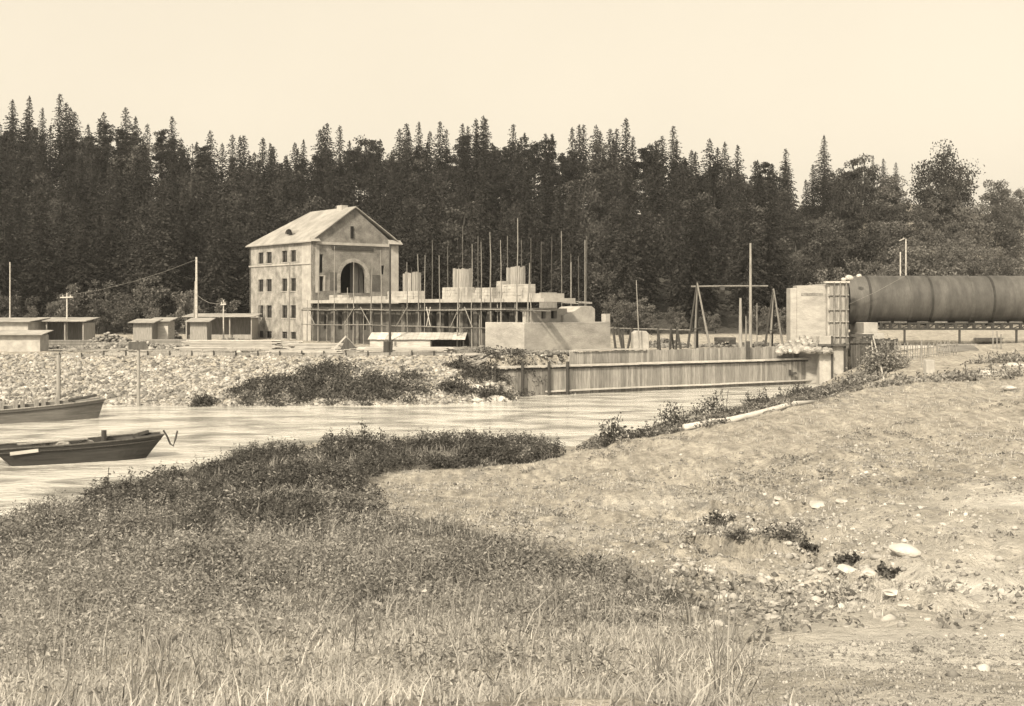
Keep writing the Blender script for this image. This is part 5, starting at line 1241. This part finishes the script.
X, Y, Z, a, b = scatter(7000, STRIP, 50, 112, 560, 900)
kk = fbm(X * .3, Y * .3, 3) > -.12; X, Y, Z = X[kk], Y[kk], Z[kk]
for w_, mk, lb in ((0, 'bush', 'low dark weeds in a strip along the water beyond the bare slope'), (1, 'weed', 'low greyish weeds in a strip along the water beyond the bare slope')):
    k = (rng.random(len(X)) < .55) == bool(w_)
    weed_patch('weeds', X[k], Y[k], Z[k], rng.uniform(.1, .4, k.sum()), 20, np.full(k.sum(), .13), rng.uniform(.2, .45, k.sum()), M[mk], lb)
SL = [(372, 470), (560, 458), (700, 430), (900, 378), (1080, 360), (1080, 720), (740, 720), (745, 640), (620, 570), (500, 535), (380, 510)]
X, Y, Z, a, b = scatter(16000, SL, 9, 62, 360, 1060)
dn = 1.1 * (fbm(X * .22 + 21, Y * .22, 4) - .0) + .5 * np.exp(-((a - 740) / 75) ** 2 - ((b - 528) / 26) ** 2) + .35 * np.exp(-((a - 640) / 90) ** 2 - ((b - 590) / 30) ** 2) + .12 * np.exp(-((a - 650) / 120) ** 2 - ((b - 480) / 25) ** 2)
k = rng.random(len(X)) < np.clip(dn, 0, .7) * np.where((a > 850) & (b > 500), .3, 1)
X, Y, Z = X[k], Y[k], Z[k]
weed_patch('weeds', X, Y, Z, rng.uniform(.05, .2, len(X)), 16, np.full(len(X), .085), rng.uniform(.1, .35, len(X)), M['weed'], 'thin low weeds scattered over the bare slope')
for px, py, h, lb in ((362, 452, 1.0, 'tall leafy sprig rising from the weeds against the river'), (380, 452, .8, 'shorter leafy sprig right of the tallest one above the weeds'), (107, 498, .8, 'thin leaning stalk at the left end of the weedy bank'), (470, 452, .6, 'leafy tuft above the weeds at the middle of the bank crest'), (330, 462, .6, 'small leafy tuft left of the tall sprig')):
    bush('tall_weed', gpt(px, py, 30), .5, .4, h, 60, lb, 'bush', .13, 'tall weeds on the near bank', 3)

def blades(name, X, Y, Z, h, wd, m, lb):
    n = len(X); a = rng.uniform(0, 6.28, n); ln = rng.normal(.0, .9, n) * h; d = np.stack([np.cos(a), np.sin(a), 0 * a], -1)
    s = np.stack([-np.sin(a), np.cos(a), 0 * a], -1) * (wd / 2)[:, None]
    b0 = np.stack([X, Y, Z - .02], -1); m0 = b0 + d * (ln * .35)[:, None] + np.array([0, 0, 1]) * (h * .6)[:, None]; t0 = b0 + d * (ln * 1.1)[:, None] + np.array([0, 0, 1]) * h[:, None]
    v = np.stack([b0 - s, b0 + s, m0 + s * .7, m0 - s * .7, t0], 1).reshape(-1, 3); i = np.arange(n)[:, None] * 5
    return tag(link(name, np_mesh(name, v, i + np.array([[0, 1, 2, 3]]), i + np.array([[3, 2, 4]])), m), lb, 'grass', None, 'stuff')
# tufts: blades gathered around centres
def tufts(n, per, y0, y1, pxa, pxb, poly, hmin, hmax, wd, dens, name, lb, m):
    X, Y, Z, a, b = scatter(n, poly, y0, y1, pxa, pxb); k = rng.random(len(X)) < dens(X, Y, a, b); X, Y, a, b = X[k], Y[k], a[k], b[k]
    r = np.abs(rng.normal(0, .10, (len(X), per))) * np.interp(Y, [5, 40], [1, 2.2])[:, None]; t = rng.uniform(0, 6.28, (len(X), per))
    XX = (X[:, None] + r * np.cos(t)).ravel(); YY = (Y[:, None] + r * np.sin(t)).ravel(); ZZ = gz(XX, YY)
    h = np.repeat(rng.uniform(hmin, hmax, len(X)), per) * rng.uniform(.5, 1.2, len(XX))
    blades(name, XX, YY, ZZ, h, np.interp(YY, [5, 15, 40], [wd, wd * 1.6, wd * 3]), m, lb)
FG = [(-150, 600), (0, 590), (150, 600), (300, 590), (430, 575), (560, 575), (700, 610), (745, 660), (740, 720), (-150, 800)]
tufts(15000, 13, 4.6, 22, -60, 800, FG, .04, .14, .008, lambda X, Y, a, b: np.clip(.75 + fbm(X * .8, Y * .8, 3), .2, 1) * sstep(560, 680, b), 'grass', 'pale dry grass in the foreground below the weeds', M['grass'])
tufts(12000, 8, 6, 52, -60, 760, WEEDS, .18, .5, .008, lambda X, Y, a, b: np.clip(.5 + 1.2 * fbm(X * .5 + 50, Y * .5, 3), .05, 1) * np.interp(b, [480, 560, 650], [.5, .8, .4]), 'grass', 'taller seeding grass standing among the weeds', M['hay'])
tufts(15000, 7, 4.9, 80, 360, 1090, SL, .05, .17, .008, lambda X, Y, a, b: np.clip(.4 + 1.2 * fbm(X * .35 + 7, Y * .35, 3) + .25 * sstep(60, 35, Y), .03, .8) * np.where((a > 860) & (b > 470), .35, 1), 'grass', 'short sparse dry grass over the bare slope', M['grass'])

# ------------------------------------------------------------------ the valley air
hm_ = bpy.data.materials.new('valley haze'); hm_.use_nodes = True; hn = hm_.node_tree.nodes; hn.clear()
ho = hn.new("ShaderNodeOutputMaterial"); pv = hn.new("ShaderNodeVolumePrincipled"); pv.inputs['Density'].default_value = HAZE; pv.inputs['Color'].default_value = (.95, .95, .95, 1)
pv.inputs['Anisotropy'].default_value = .2
hm_.node_tree.links.new(pv.outputs[0], ho.inputs['Volume'])
tag(MB().box(-3700, 3700, -60, 5100, -8, 120).build('haze', hm_), kind='stuff')
